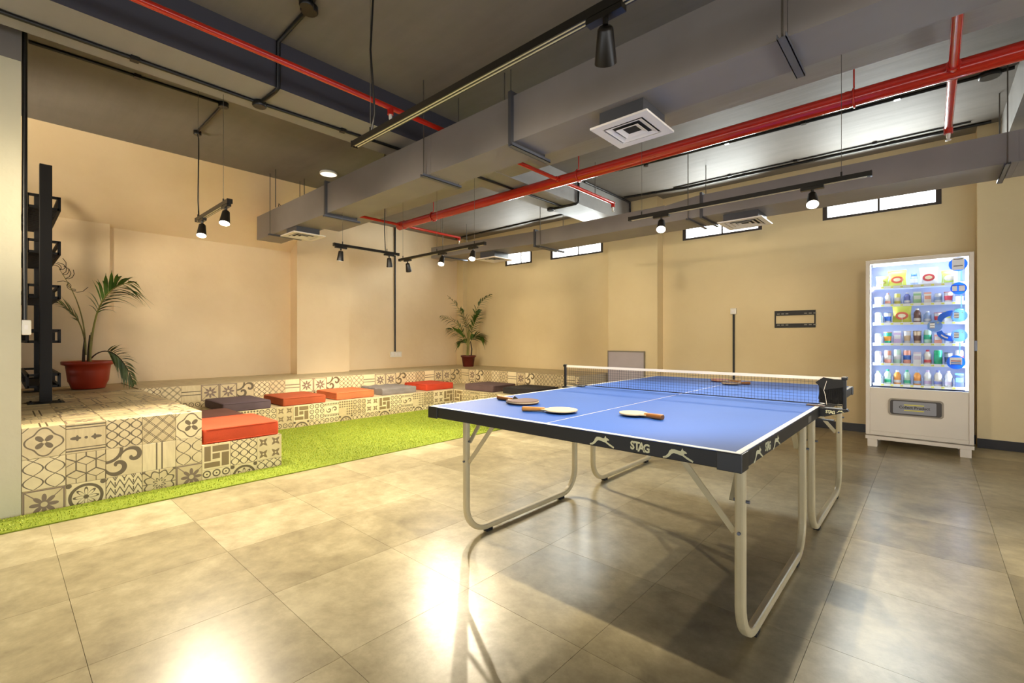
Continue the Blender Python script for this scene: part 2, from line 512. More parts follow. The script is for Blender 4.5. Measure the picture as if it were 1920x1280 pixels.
def tile_mesh(p, h=TS, w=TS):
    key = (p, round(h, 3), round(w, 3))
    if key in TMESH: return TMESH[key]
    g = GAP / 2; b = 0.0012
    x0, x1, y0, y1 = g, w - g, g, h - g
    vs = [(x0,y0,0),(x1,y0,0),(x1,y1,0),(x0,y1,0)] + [(x0,y0,TT-b),(x1,y0,TT-b),(x1,y1,TT-b),(x0,y1,TT-b)] + [(x0+b,y0+b,TT),(x1-b,y0+b,TT),(x1-b,y1-b,TT),(x0+b,y1-b,TT)]
    fs = [(8,9,10,11)]
    for i in range(4):
        j = (i+1) % 4
        fs += [(i,j,4+j,4+i),(4+i,4+j,8+j,8+i)]
    me = bpy.data.meshes.new('tile'); me.from_pydata(vs, [], fs)
    me.materials.append(tile_mat(p)); me.materials.append(M['tile_body'])
    ul = me.uv_layers.new(name='UVMap')
    top = TS - h      # a cut tile keeps its upper part
    for poly in me.polygons:
        poly.material_index = 0 if poly.index == 0 or poly.index % 2 == 0 else 1
        for li in poly.loop_indices:
            v = me.vertices[me.loops[li].vertex_index].co
            ul.data[li].uv = (v.x / TS, (v.y + top) / TS)
    TMESH[key] = me
    return me
# orientation frames: (local x, local y, local z=normal)
FX = ((0,1,0),(0,0,1),(1,0,0))       # faces +x, runs along +y
FY = ((1,0,0),(0,0,1),(0,-1,0))      # faces -y, runs along +x
FZ = ((0,1,0),(-1,0,0),(0,0,1))      # faces up
def tile_at(parent, p, org, fr, h=TS, w=TS):
    return place(tile_mesh(p, h, w), 'tile', frame_matrix(org, *fr), parent)

# ================================================================== SETTING
YB, XL, ZC = 6.95, -7.8, 3.3
XR, YF = 5.2, -3.4
# floor: a bed with separate polished slabs on it
floor = struct('floor', MB().box(XL-.2, YF, -0.15, XR, YB+.2, -0.006), M['joint'])
_fm = {}
xs = [-.93 + .6*i for i in range(-6, 11)]; ys = [1.405 + .6*i for i in range(-8, 11)]
for i in range(len(xs)-1):
    for j in range(len(ys)-1):
        a, b = max(xs[i], -4.5), min(xs[i+1], XR); c, d = max(ys[j], YF), min(ys[j+1], YB)
        if b-a < .02 or d-c < .02: continue
        key = (round(b-a,3), round(d-c,3))
        if key not in _fm:
            g = .0007; w, h = b-a, d-c
            mb = MB().box(g, g, -0.006, w-g, h-g, 0.0)
            _fm[key] = mb.mesh('floor_slab', M['floor'])
        place(_fm[key], 'floor_slab', Matrix.Translation((a, c, 0)), floor)

struct('ceiling', MB().box(XL-.2, YF, ZC, XR, YB+.2, ZC+.15), M['ceiling'])
struct('wall_left', MB().box(XL-.2, YF, 0, XL, YB+.2, ZC), M['wall_warm'])
# back wall with four clerestory openings
WIN = [(-1.01, .09), (-2.79, -1.70), (-5.30, -4.17), (-6.46, -5.75)]
WZ0, WZ1 = 2.60, 3.06
wb = MB()
wb.box(XL, YB, 0, XR, YB+.2, WZ0); wb.box(XL, YB, WZ1, XR, YB+.2, ZC)
edges = [XL] + [e for w in sorted(WIN) for e in w] + [XR]
for i in range(0, len(edges), 2): wb.box(edges[i], YB, WZ0, edges[i+1], YB+.2, WZ1)
struct('wall_back', wb, M['wall'])
for i, (a, b) in enumerate(WIN):
    fr = MB()
    y0, y1 = YB+.005, YB+.13
    fr.box(a+.001, y0, WZ0+.001, b-.001, y1, WZ0+.03); fr.box(a+.001, y0, WZ1-.03, b-.001, y1, WZ1-.001)
    fr.box(a+.001, y0, WZ0+.03, a+.05, y1, WZ1-.03); fr.box(b-.05, y0, WZ0+.03, b-.001, y1, WZ1-.03)
    w = struct('window_%d' % (i+1), fr, M['frame_black'])
    m_ = MB().cbox(((a+b)/2, YB+.10, (WZ0+WZ1)/2), (.022, .03, WZ1-WZ0-.06)); m_.build('mullion', M['frame_black'], w)
    for (p, q) in ((a+.05, (a+b)/2-.011), ((a+b)/2+.011, b-.05)):
        MB().box(p, YB+.095, WZ0+.03, q, YB+.101, WZ1-.03).build('pane', None or M.setdefault('pane', mat('pane_glass', '#ffffff', 0.05)), w)
# thin clear glass: transparent with a weak reflection
def glass(name, refl=0.06, tint=(1,1,1,1)):
    m = bpy.data.materials.new(name); m.use_nodes = True; nt = m.node_tree
    out = nt.nodes['Material Output']; nt.nodes.remove(nt.nodes['Principled BSDF'])
    t = nt.nodes.new('ShaderNodeBsdfTransparent'); t.inputs[0].default_value = tint
    g = nt.nodes.new('ShaderNodeBsdfGlossy'); g.inputs['Roughness'].default_value = 0.03
    lw = nt.nodes.new('ShaderNodeFresnel'); lw.inputs[0].default_value = 1.12
    mx = nt.nodes.new('ShaderNodeMixShader')
    nt.links.new(lw.outputs[0], mx.inputs[0]); nt.links.new(t.outputs[0], mx.inputs[1]); nt.links.new(g.outputs[0], mx.inputs[2])
    nt.links.new(mx.outputs[0], out.inputs[0])
    return m
M['glass'] = glass('clear_glass')
for o in list(bpy.data.objects):
    if o.name.startswith('pane'): o.data.materials[0] = M['glass']

# the unseen sides of the room: walls added to keep daylight to low openings
OPZ = 1.1
struct('wall_right', MB().box(XR, YF, OPZ, XR+.2, YB+.2, ZC), M['wall'])
struct('wall_front', MB().box(XL-.2, YF-.2, .6, XR+.2, YF, ZC), mat('dark_grey_wall_paint', '#5c554c', .7))
# columns, beams, soffit
struct('trim_1', MB().box(XL, 3.22, 0, -7.55, 4.12, ZC), M['wall_warm'])           # pier on the left wall
struct('trim_2', MB().box(-3.95, 6.75, 0, -3.10, YB, ZC), M['wall'])               # pier on the back wall
struct('trim_3', MB().box(.355, 6.75, 0, 1.10, YB, ZC), M['wall'])                 # pier behind the vending machine
struct('trim_4', MB().box(XL, 6.82, 0, -7.60, YB, ZC), M['wall'])                  # corner pier
struct('trim_5', MB().box(XL, YF, 0, -7.75, .955, 2.6), M['wall_warm'])            # shallow pilaster left of the plant
sf = MB(); sf.add([(XL,YF,2.54),(-6.62,YF,ZC),(XL,YF,ZC),(XL,3.22,2.54),(-6.62,3.22,ZC),(XL,3.22,ZC)], [(0,1,2),(5,4,3),(0,3,4,1),(1,4,5,2),(2,5,3,0)])
struct('trim_6', sf, M['wall_warm'])                                               # sloping soffit over the platform
bm7 = MB().box(-4.04, YF, 2.955, -3.56, 3.2, ZC)                                    # its near half's side is dark slate: shade put into the colour
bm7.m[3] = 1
bm7.box(-4.04, 3.2, 2.955, -3.56, YB, ZC)
struct('trim_7', bm7, [M['beam'], mat('beam_side_shade', '#46454e', .55)])             # beam running to the back wall
struct('trim_8', MB().box(XL, 3.2, 2.96, XR, 3.93, ZC), M['beam'])                 # beam across the room
struct('trim_9', MB().box(.52, 3.93, 2.96, .98, YB, ZC), M['beam'])
struct('wall_near', MB().box(-4.45, YF, 0, -4.232, .098, 2.85), wall_mat('wall_paint_pale', '#d3cdb2', '#c6bfa2'))
struct('trim_10', MB().box(-4.45, YF, 2.85, -4.228, .100, ZC), M['gray_paint'])
bb = MB()
bb.box(-3.10, YB-.015, 0, .355, YB, .095); bb.box(.355, 6.735, 0, 1.115, 6.75, .095); bb.box(1.10, YB-.015, 0, XR, YB, .095)
bb.box(-3.965, 6.735, 0, -3.10, 6.75, .095); bb.box(-3.10, 6.735, 0, -3.085, YB-.015, .095)
struct('baseboard_back', bb, M['base_black'])

# ================================================================== TILED SEATING
def tile_row(parent, names, fr, org, step, z_list):
    pass
T_PLAT = [['blossom','fleur','trellis','diamond','blossom'], ['ogee','cubes','scroll','bars','ogee'], ['star','damask','weave','web','star']]
pf = thing('tiled_platform', 'high patterned-tile platform at left carrying the black rack, with a low step', 'platform', (-5.2, .8, 0))
body = MB()
PX = -4.232 - TT
body.box(XL, .10, 0, PX, 1.07-TT, .55-TT)
body.box(-6.65-TT, YF, 0, -4.46, .10, .55-TT)
body.build('core', M['grout'], pf)
body2 = MB().box(-5.9+.001, 1.07-TT, 0, PX, 1.67-TT, .28-TT); body2.build('step_core', M['grout'], pf)
# front of the platform: rows .55-.35, .35-.15, .15-0 (cut)
for r, (z, h) in enumerate(((.35,.2),(.15,.2),(0,.15))):
    for cix in range(5):
        w = .2 if cix < 4 else .17
        tile_at(pf, T_PLAT[r][cix], (PX, .10+.2*cix, z), FX, h, w)
for r, (z, h) in enumerate(((.08,.2),(0,.08))):
    for cix in range(3):
        tile_at(pf, [['basket','trellis','petals'],['rings','damask','trellis']][r][cix], (PX, 1.07+.2*cix, z), FX, h)
# platform end facing the bench, and the step's end
rng = random.Random(3)
NAMES = ['blossom','fleur','trellis','diamond','ogee','cubes','scroll','bars','weave','web','damask','star','lines','rings']
TOPN = ['bars','lines','fleur','bars','scroll','weave','lines','star','bars','fleur','damask','lines']
for i in range(12):
    for j in range(5):
        w = .2 if j < 4 else .17
        tile_at(pf, TOPN[(i*5 + j*7 + (i*j) % 3) % 12], (PX + TT - .2*i, .10 + .2*j, .55-TT), FZ, TS, w)
for i in range(8):
    for j in range(3):
        tile_at(pf, TOPN[(i*3 + j*5) % 12], (PX + TT - .2*i, 1.07 + .2*j, .28-TT), FZ)
FYB = ((-1,0,0),(0,0,1),(0,1,0))     # faces +y
for r, (z, h) in enumerate(((.35,.2),(.28,.07))):
    for i in range(8): tile_at(pf, NAMES[(i*3+r) % 14], (PX - .2*i, 1.07-TT, z), FYB, h)
for r, (z, h) in enumerate(((.08,.2),(0,.08))):
    for i in range(8): tile_at(pf, NAMES[(i*5+r) % 14], (PX - .2*i, 1.67-TT, z), FYB, h)

LOWSEQ = ['rows','checker','rings','petals','basket','rings']
UPSEQ = ['trellis','diamond','lines','star','star','scroll']
bl = thing('tiled_bench', 'two-tier patterned-tile bench along the left wall holding five cushions', 'bench', (-6.6, 3.6, 0))
grid_m = None
def tread_mat():
    m, nt, b = new_mat('tread_tile')
    tc = nt.nodes.new('ShaderNodeTexCoord'); sp = nt.nodes.new('ShaderNodeSeparateXYZ'); nt.links.new(tc.outputs['Object'], sp.inputs[0])
    X, Y = E(nt, sp.outputs[0]), E(nt, sp.outputs[1])
    g = (abs((X/.2).fr()-.5) > .49).max(abs((Y/.2).fr()-.5) > .49)
    n = nt.nodes.new('ShaderNodeTexNoise'); n.inputs['Scale'].default_value = 9; n.inputs['Detail'].default_value = 5
    nt.links.new(tc.outputs['Object'], n.inputs['Vector'])
    a = nt.nodes.new('ShaderNodeMix'); a.data_type = 'RGBA'; a.inputs[6].default_value = rgb('#cdbf9b'); a.inputs[7].default_value = rgb('#b3a27c')
    nt.links.new(((E(nt, n.outputs[0])-.4)*2).v, a.inputs[0])
    c = nt.nodes.new('ShaderNodeMix'); c.data_type = 'RGBA'; c.inputs[7].default_value = rgb('#a08e68')
    nt.links.new(g.v, c.inputs[0]); nt.links.new(a.outputs[2], c.inputs[6]); nt.links.new(c.outputs[2], b.inputs['Base Color'])
    b.inputs['Roughness'].default_value = .45
    return m
M['tread'] = tread_mat()
LX, UX = -5.9-TT, -6.65-TT
BYL, BYU = 5.1+TT, 5.93+TT
MB().box(XL+.003, 1.072, .0, UX, 5.10, .55).build('upper_tier', M['tread'], bl)
MB().box(UX, 1.67, .0, LX, 5.10, .28).build('lower_tier', M['tread'], bl)
for i in range(18):
    y = 1.67 + .2*i; w = min(.2, 5.1 - y)
    if w < .02: break
    tile_at(bl, LOWSEQ[i % 6], (LX, y, .08), FX, .2, w)
    tile_at(bl, ['rings','damask','trellis'][i % 3], (LX, y, 0), FX, .08, w)
UPT = []
for i in range(25):
    y = 1.07 + .2*i; w = min(.2, 5.93 - y)
    if w < .02: break
    UPT.append((i, y, w))
bk = thing('tiled_bench', 'two-tier patterned-tile bench along the back wall behind the table tennis table', 'bench', (-5.2, 6.2, 0))
um = MB(); um.box(XL+.003, 5.101, .0, UX, YB-.002, .55); um.box(UX, BYU, .0, -3.98, YB-.002, .55); um.build('upper_tier', M['tread'], bk)
lm = MB(); lm.box(UX, 5.101, .0, LX, BYU, .28); lm.box(LX, BYL, .0, -3.98, BYU, .28); lm.build('lower_tier', M['tread'], bk)
for i, y, w in UPT:
    pr = bl if y + w <= 5.101 else bk
    tile_at(pr, UPSEQ[i % 6], (UX, y, .35), FX, .2, w)
    tile_at(pr, ['ogee','damask','rings'][i % 3], (UX, y, .28), FX, .07, w)
for i in range(10):
    x = -5.9 + .2*i; w = min(.2, -3.98 - x)
    if w < .02: break
    tile_at(bk, ['basket','rings','rows','checker','rings','petals'][i % 6], (x, BYL, .08), FY, .2, w)
    tile_at(bk, ['rings','damask','trellis'][i % 3], (x, BYL, 0), FY, .08, w)
for i in range(14):
    x = -6.65 + .2*i; w = min(.2, -3.98 - x)
    if w < .02: break
    tile_at(bk, ['lines','star','scroll','trellis','diamond','web'][i % 6], (x, BYU, .35), FY, .2, w)
    tile_at(bk, ['ogee','damask','rings'][i % 3], (x, BYU, .28), FY, .07, w)

# ================================================================== ARTIFICIAL TURF
tf = thing('turf_mat', 'bright green artificial turf laid between the tiled seating and the stone floor', 'turf', (-4.6, 3, 0))
M['turf_base'] = mat('turf_backing', '#7c8c20', 0.9)
def turf_mat_():
    m, nt, b = new_mat('turf_blade')
    g = nt.nodes.new('ShaderNodeNewGeometry')
    cr = nt.nodes.new('ShaderNodeValToRGB'); e = cr.color_ramp.elements
    e[0].color = rgb('#7a9212'); e[1].color = rgb('#bfc03c')
    nt.links.new(g.outputs['Random Per Island'], cr.inputs[0]); nt.links.new(cr.outputs[0], b.inputs['Base Color'])
    b.inputs['Roughness'].default_value = .55
    return m
M['turf'] = turf_mat_()
REG = [(-4.225, -.45, -3.92, 1.68, 5200), (-5.89, 1.68, -3.92, 5.09, 8200)]
mb = MB()
for (a, b, c, d, _) in REG: mb.box(a, b, .001, c, d, .008)
mb.build('backing', M['turf_base'], tf)
V = []
for (a, b, c, d, den) in REG:
    n = int((c-a)*(d-b)*den)
    p = np.random.rand(n, 2)*[c-a-.006, d-b-.006] + [a+.003, b+.003]
    th = np.random.rand(n)*2*PI; w = .0022 + .0012*np.random.rand(n); hh = .013 + .008*np.random.rand(n)
    le = np.random.randn(n, 2)*.006
    dx, dy = np.cos(th)*w, np.sin(th)*w
    V.append(np.stack([np.stack([p[:,0]-dx, p[:,1]-dy, np.full(n,.006)], 1), np.stack([p[:,0]+dx, p[:,1]+dy, np.full(n,.006)], 1),
                       np.stack([p[:,0]+le[:,0], p[:,1]+le[:,1], hh], 1)], 1))
V = np.concatenate(V); nT = len(V); V = V.reshape(-1, 3) - np.array([-4.6, 3, 0])
me = bpy.data.meshes.new('pile'); me.vertices.add(nT*3); me.vertices.foreach_set('co', V.ravel())
me.loops.add(nT*3); me.loops.foreach_set('vertex_index', np.arange(nT*3, dtype=np.int32))
me.polygons.add(nT); me.polygons.foreach_set('loop_start', np.arange(0, nT*3, 3, dtype=np.int32)); me.polygons.foreach_set('loop_total', np.full(nT, 3, dtype=np.int32))
me.update(calc_edges=True); me.materials.append(M['turf'])
po = bpy.data.objects.new('pile', me); link(po, tf); po['kind'] = 'stuff'

# ================================================================== CUSHIONS
def cushion(name, label, color, x0, y0, x1, y1, z, h=.11, rot=0.0, wrinkle=0.0, seed=0, piping=True):
    m = mat('fabric_'+name, color, 0.85, noise=.18, nscale=5, bump=.25, bscale=240)
    w, d = x1-x0, y1-y0
    cx, cy = (x0+x1)/2, (y0+y1)/2
    t = thing('seat_cushion', label, 'cushion', (cx, cy, z), 'floor cushions on the tiled steps')
    t.rotation_euler = (0,0,rot)
    bm = bmesh.new(); nx, ny, nz = 14, 14, 5
    rnd = random.Random(seed)
    def P(i, j, k):
        u, v, q = i/nx*2-1, j/ny*2-1, k/nz*2-1
        x, y = u*w/2, v*d/2
        dome = (1-u**4)*(1-v**4)
        zz = h/2 + q*(h/2)*(0.93 + .07*dome)
        if q < 0: zz = h/2 + q*h/2
        bulge = 1 + .012*(1-q*q)
        return [x*bulge, y*bulge, zz]
    idx = {}
    for i in range(nx+1):
        for j in range(ny+1):
            for k in range(nz+1):
                if i in (0,nx) or j in (0,ny) or k in (0,nz):
                    p = P(i,j,k)
                    if wrinkle:
                        f = math.sin(i*1.7+seed)*math.cos(j*1.3+k*1.1)+ .6*math.sin(i*3.1+k*2.2+seed)
                        p[0] += f*wrinkle*.5; p[1] += math.cos(j*2.3+i)*wrinkle*.5
                        p[2] += (f*wrinkle if k > 0 else 0)
                    idx[i,j,k] = bm.verts.new(p)
    def q(*a):
        try: bm.faces.new([idx[x] for x in a])
        except ValueError: pass
    for i in range(nx):
        for j in range(ny):
            q((i,j,0),(i,j+1,0),(i+1,j+1,0),(i+1,j,0)); q((i,j,nz),(i+1,j,nz),(i+1,j+1,nz),(i,j+1,nz))
    for i in range(nx):
        for k in range(nz):
            q((i,0,k),(i+1,0,k),(i+1,0,k+1),(i,0,k+1)); q((i,ny,k),(i,ny,k+1),(i+1,ny,k+1),(i+1,ny,k))
    for j in range(ny):
        for k in range(nz):
            q((0,j,k),(0,j,k+1),(0,j+1,k+1),(0,j+1,k)); q((nx,j,k),(nx,j+1,k),(nx,j+1,k+1),(nx,j,k+1))
    me = bpy.data.meshes.new('cover'); bm.to_mesh(me); bm.free(); me.materials.append(m)
    for pl in me.polygons: pl.use_smooth = True
    o = bpy.data.objects.new('cover', me); link(o, t); ORG[o.name] = ORG[t.name]
    md = o.modifiers.new('bevel', 'BEVEL'); md.width = .012; md.segments = 3; md.limit_method = 'ANGLE'; md.angle_limit = .9
    if piping:
        e = .006
        for zz, nm in ((.012, 'seam'), (h-.012, 'seam')):
            pts = [(-w/2,-d/2,zz),(w/2,-d/2,zz),(w/2,d/2,zz),(-w/2,d/2,zz),(-w/2,-d/2,zz)]
            pts2 = []
            for a, b in zip(pts[:-1], pts[1:]):
                for s_ in (.04,.2,.4,.6,.8,.96): pts2.append(tuple(a[c]+(b[c]-a[c])*s_ for c in range(3)))
            pts2.append(pts2[0])
            mb = MB().tube([(p[0]*1.004, p[1]*1.004, p[2]) for p in pts2], .0045, 6, cap=False)
            sm = bpy.data.objects.new(nm, mb.mesh(nm, m)); link(sm, t)
    return t
cushion('orange_red', 'bright orange-red cushion on the low step in front, nearest of all', '#d8502a', -4.86, 1.085, -4.24, 1.645, .28, .125, seed=1)
cushion('brown_maroon', 'brown cushion with maroon side, half hidden behind the nearest orange-red cushion', '#6d4238', -5.62, 1.12, -5.02, 1.64, .28, .10, seed=2)
cushion('plum', 'dark plum cushion on left bench, first from the platform', '#64525a', -6.60, 1.70, -5.92, 2.21, .28, .105, seed=3)
cushion('rust', 'rust orange cushion on left bench, between plum and peach cushions', '#b4532c', -6.56, 2.36, -5.93, 2.90, .28, .105, seed=4)
cushion('peach', 'pale orange cushion with creased front on left bench beside the grey one', '#d97545', -6.60, 3.09, -6.0, 3.66, .28, .105, wrinkle=.003, seed=5)
cushion('grey', 'wrinkled grey cushion on left bench between two orange ones', '#8b8480', -6.62, 3.80, -6.0, 4.40, .28, .10, wrinkle=.008, seed=6, piping=False)
cushion('red', 'red cushion on left bench, closest to the room corner', '#cf4322', -6.62, 4.62, -6.02, 5.18, .28, .105, seed=7)
cushion('mauve', 'mauve-brown cushion on the back bench', '#6a5352', -5.72, 5.18, -5.08, 5.72, .28, .105, seed=8)
cushion('charcoal', 'almost black cushion on the back bench near the table tennis net', '#2c2725', -4.90, 5.22, -4.26, 5.80, .28, .10, seed=9)

# ================================================================== METAL RACK
rk = thing('plant_rack', 'tall black metal rack of five slatted trays on two posts, standing on the platform', 'rack', (-5.84, .28, .55))
fp = MB().box(-5.865, .245, .553, -5.80, .325, 2.655); fp.build('post', M['black'], rk, .003)
bpz = MB().box(-5.93, .17, .55, -5.72, .40, .556)
for ax in (-.085, .085):
    for ay in (-.09, .09): bpz.lathe([(.008,.556-.55),(.008,.565-.55)], (-5.83+ax, .285+ay, .55), 8)
bpz.build('base_plate', M['black'], rk)
rp_ = MB().box(-7.22, .262, .553, -7.16, .318, 2.655); rp_.build('post', M['black'], rk, .003)
MB().box(-7.28, .18, .55, -7.10, .39, .556).build('base_plate', M['black'], rk)
for k in range(5):
    z0 = 2.277 - .4*k; z1 = z0 + .125; xa, xb, ya, yb = -7.24, -5.90, .173, .375; t_ = .022
    mb = MB()
    for (z) in (z0+t_/2, z1-t_/2):
        mb.bar((xa,ya,z),(xb,ya,z),t_,t_); mb.bar((xa,yb,z),(xb,yb,z),t_,t_)
        mb.bar((xa,ya,z),(xa,yb,z),t_,t_); mb.bar((xb,ya,z),(xb,yb,z),t_,t_)
    for x in (xa, xb, -6.55):
        for y in (ya, yb): mb.bar((x,y,z0),(x,y,z1),t_,t_)
    tr = mb.build('tray', M['black'], rk)
    sl = bpy.data.meshes.new('slat')
    slm = MB().box(-.011, ya+.01, z0+.002, .011, yb-.01, z0+.010).mesh('slat', M['black'], ORG[rk.name])
    for i in range(22):
        x = xb - .05 - i*.058
        o = bpy.data.objects.new('slat', slm); COL.objects.link(o); o.parent = tr; o.location = (x, 0, 0)

# ================================================================== POTTED PALMS
M['terracotta'] = mat('terracotta_plastic', '#a8351b', 0.4, noise=.15, nscale=4)
M['terracotta_dark'] = mat('dark_red_pot', '#5c1d14', 0.4)
M['soil'] = mat('soil', '#2c2015', 0.9, bump=.8, bscale=40)
M['leaf'] = mat('palm_leaf', '#4c6a1f', 0.45, noise=.4, nscale=6, color2='#2f4a16')
M['leaf_pale'] = mat('palm_leaf_drooping', '#5a6b3a', 0.5, noise=.35, nscale=8, color2='#39482a')
M['leaf_dry'] = mat('dry_leaf', '#4a3d2a', 0.7)
M['stem'] = mat('palm_stem', '#8a8a3c', 0.5, noise=.3, nscale=6, color2='#6b5a2a')
M['stem_dark'] = mat('palm_stem_dark', '#3a2c1c', 0.6)

def bez(p0, p1, p2, p3, n):
    out = []
    for i in range(n+1):
        t = i/n; a = (1-t)
        out.append(Vector(p0)*a**3 + Vector(p1)*3*a*a*t + Vector(p2)*3*a*t*t + Vector(p3)*t**3)
    return out
def leaf_mb(base, d, up, L, wmax, droop, curl=0.0, n=5):
    d = Vector(d).normalized(); up = Vector(up).normalized()
    side = d.cross(up)
    if side.length < .01: side = d.cross(Vector((0,1,0)))
    side.normalize(); nn = side.cross(d).normalized()
    vs = []; fs = []
    for i in range(n+1):
        t = i/n
        w = wmax*(math.sin(PI*min(1, t*1.05+.12))**.8 if t < .95 else 0.05)
        c = Vector(base) + d*L*t + Vector((0,0,-1))*droop*L*t*t + side*curl*L*t*t
        vs += [c - side*w*.5 + nn*w*.12, c - nn*w*.05, c + side*w*.5 + nn*w*.12]
    for i in range(n):
        for k in (0,1): fs.append((i*3+k, i*3+k+1, i*3+3+k+1, i*3+3+k))
    return MB().add(vs, fs, 0, True)
def frond(root, pts, r0, r1, leaf_from, nl, L0, wid, m_leaf, m_stem, spread=.75, droop=.25, seed=0, up=(-.62,.62,.48), lname='leaflet', zmin=None):
    rnd = random.Random(seed)
    N = len(pts)
    st = MB().tube(pts, r0, 7, rads=[r0+(r1-r0)*i/(N-1) for i in range(N)]).build('frond', m_stem, root)
    for i in range(nl):
        t = leaf_from + (1-leaf_from)*(i/(nl-1))
        f = t*(N-1); k = min(N-2, int(f)); p = pts[k].lerp(pts[k+1], f-k)
        tan = (pts[k+1]-pts[k]).normalized()
        sd = tan.cross(Vector(up)); sd = sd.normalized() if sd.length > .01 else Vector((1,0,0))
        env = math.sin(PI*min(1, .18+.8*(t-leaf_from)/(1-leaf_from)))**.6
        for s in (-1, 1):
            if rnd.random() < .06: continue
            d = tan*(spread+.25*rnd.random()+.4*t) + sd*s*(1-.35*t) + Vector((.2*(rnd.random()-.5), .3*(rnd.random()-.5), .12-.2*t + .15*(rnd.random()-.5)))
            lf = leaf_mb(p, d, (0,0,1), L0*env*(.85+.3*rnd.random()), wid*(.8+.4*rnd.random()), droop*(.6+.9*rnd.random()))
            if zmin: lf.v = [(a_, b_, max(c_, zmin + .012*rnd.random())) for a_, b_, c_ in lf.v]
            lf.build(lname, m_leaf, st)
    return st
p1 = (-7.2, .70, .55)
pl = thing('potted_palm', 'palm in a wide terracotta pot on the platform, one frond trailing over the edge', 'plant', p1)
pot = MB().lathe([(.145,0),(.15,.01),(.165,.06),(.178,.085),(.19,.20),(.198,.262),(.232,.275),(.236,.305),(.228,.312),(.205,.30),(.188,.285)], p1, 36)
pot.build('pot', M['terracotta'], pl)
MB().lathe([(.0001,.283),(.19,.278)], p1, 28).build('soil', M['soil'], pl)
RV = Vector((math.cos(TH), math.sin(TH), 0)); UPV = Vector((0,0,1)); FV = Vector((-math.sin(TH), math.cos(TH), 0))
B1 = Vector(p1) + Vector((0,0,.28))
def off(base, r, u, f=0): return base + RV*r + UPV*u + FV*f
# upright stems (short, dark) and the four fronds
for r, f, h in ((-.06,0,.30),(-.02,.02,.33),(.025,-.01,.36)):
    MB().tube([off(B1,r,-.01,f), off(B1,r+.005,h*.5,f), off(B1,r+.02,h,f)], .013, 8, rads=[.015,.012,.008]).build('stem', M['stem_dark'] if r < 0 else M['stem'], pl)
frond(pl, bez(off(B1,.02,.1), off(B1,.05,.5), off(B1,.12,.92), off(B1,.56,.93,-.05), 16), .012, .004, .42, 20, .40, .036, M['leaf'], M['stem'], seed=1, droop=.45)
frond(pl, bez(off(B1,-.03,.1), off(B1,-.04,.4), off(B1,-.12,.62), off(B1,-.40,.72), 12), .009, .003, .50, 8, .20, .03, M['leaf'], M['stem'], seed=2, droop=.1, spread=1.5)
frond(pl, bez(off(B1,.03,.06), off(B1,.15,.20), off(B1,.42,.20,-.06), off(B1,.68,-.20,-.2), 14), .008, .003, .42, 19, .26, .024, M['leaf_pale'], M['stem_dark'], seed=3, droop=.22, spread=.55, up=(-.67,.74,.1), zmin=.556)
# the bare, dried frond with a tangle of threads at its tip
dp = bez(off(B1,-.03,.1), off(B1,-.03,.6), off(B1,-.18,.85), off(B1,-.33,1.08), 14)
dry = MB().tube(dp, .006, 6, rads=[.008-.0004*i for i in range(15)]).build('frond', M['stem'], pl, label='bare frond with dried threads at its tip')
rnd = random.Random(5)
for k in range(11):
    b0 = dp[-1-(k % 5)]; a_ = rnd.uniform(-2.6, 1.2); L = rnd.uniform(.08, .2)
    pts = [b0 + RV*L*t*math.cos(a_+t*1.6) + UPV*L*t*math.sin(a_+1.6*t)*.8 + FV*.03*math.sin(k)*t for t in (0,.25,.5,.75,1)]
    MB().tube(pts, .0035, 5).build('dried_leaflet', M['leaf_dry'], dry)

p2 = (-7.10, 6.52, .55)
pl2 = thing('potted_palm', 'tall thin palm in a small dark red pot in the far corner', 'plant', p2)
MB().lathe([(.105,0),(.11,.01),(.135,.19),(.155,.195),(.158,.23),(.148,.232),(.135,.215)], p2, 24).build('pot', M['terracotta_dark'], pl2)
MB().lathe([(.0001,.213),(.137,.208)], p2, 20).build('soil', M['soil'], pl2)
B2 = Vector(p2) + Vector((0,0,.2))
for r, h in ((-.03,.55),(.0,.62),(.06,.32)):
    MB().tube([off(B2,r,0), off(B2,r+.01,h*.5), off(B2,r*.6+.01,h)], .012, 7, rads=[.016,.013,.009]).build('stem', M['stem'] if r < .05 else M['stem_dark'], pl2)
FR = [((0,.2),(-.02,.6),(-.10,.98),(-.42,1.25),9,.14,.022),((0,.2),(-.06,.5),(-.25,.8),(-.58,.84),9,.16,.022),((0,.3),(.06,.7),(.12,1.12),(.48,1.27),10,.17,.026),
      ((0,.2),(.05,.5),(.10,.7),(.25,.95),8,.22,.05),((0,.2),(.04,.35),(.14,.5),(.28,.40),7,.22,.06),((0,.2),(-.05,.4),(-.2,.55),(-.42,.57),8,.18,.04),((0,.15),(-.04,.3),(-.1,.38),(-.2,.28),6,.16,.05),((0,.3),(.0,.6),(-.05,.8),(-.18,1.0),7,.2,.035)]
for i, (a, b, c, d, nl, L, w) in enumerate(FR):
    dy = .12*math.sin(i*2.1)
    frond(pl2, bez(off(B2,*a), off(B2,*b,dy*.3), off(B2,*c,dy*.6), off(B2,*d,dy), 12), .007, .003, .36, nl+3, L*1.25, w*1.5, M['leaf'] if i > 2 else M['leaf_pale'], M['stem'], seed=20+i, droop=.4)

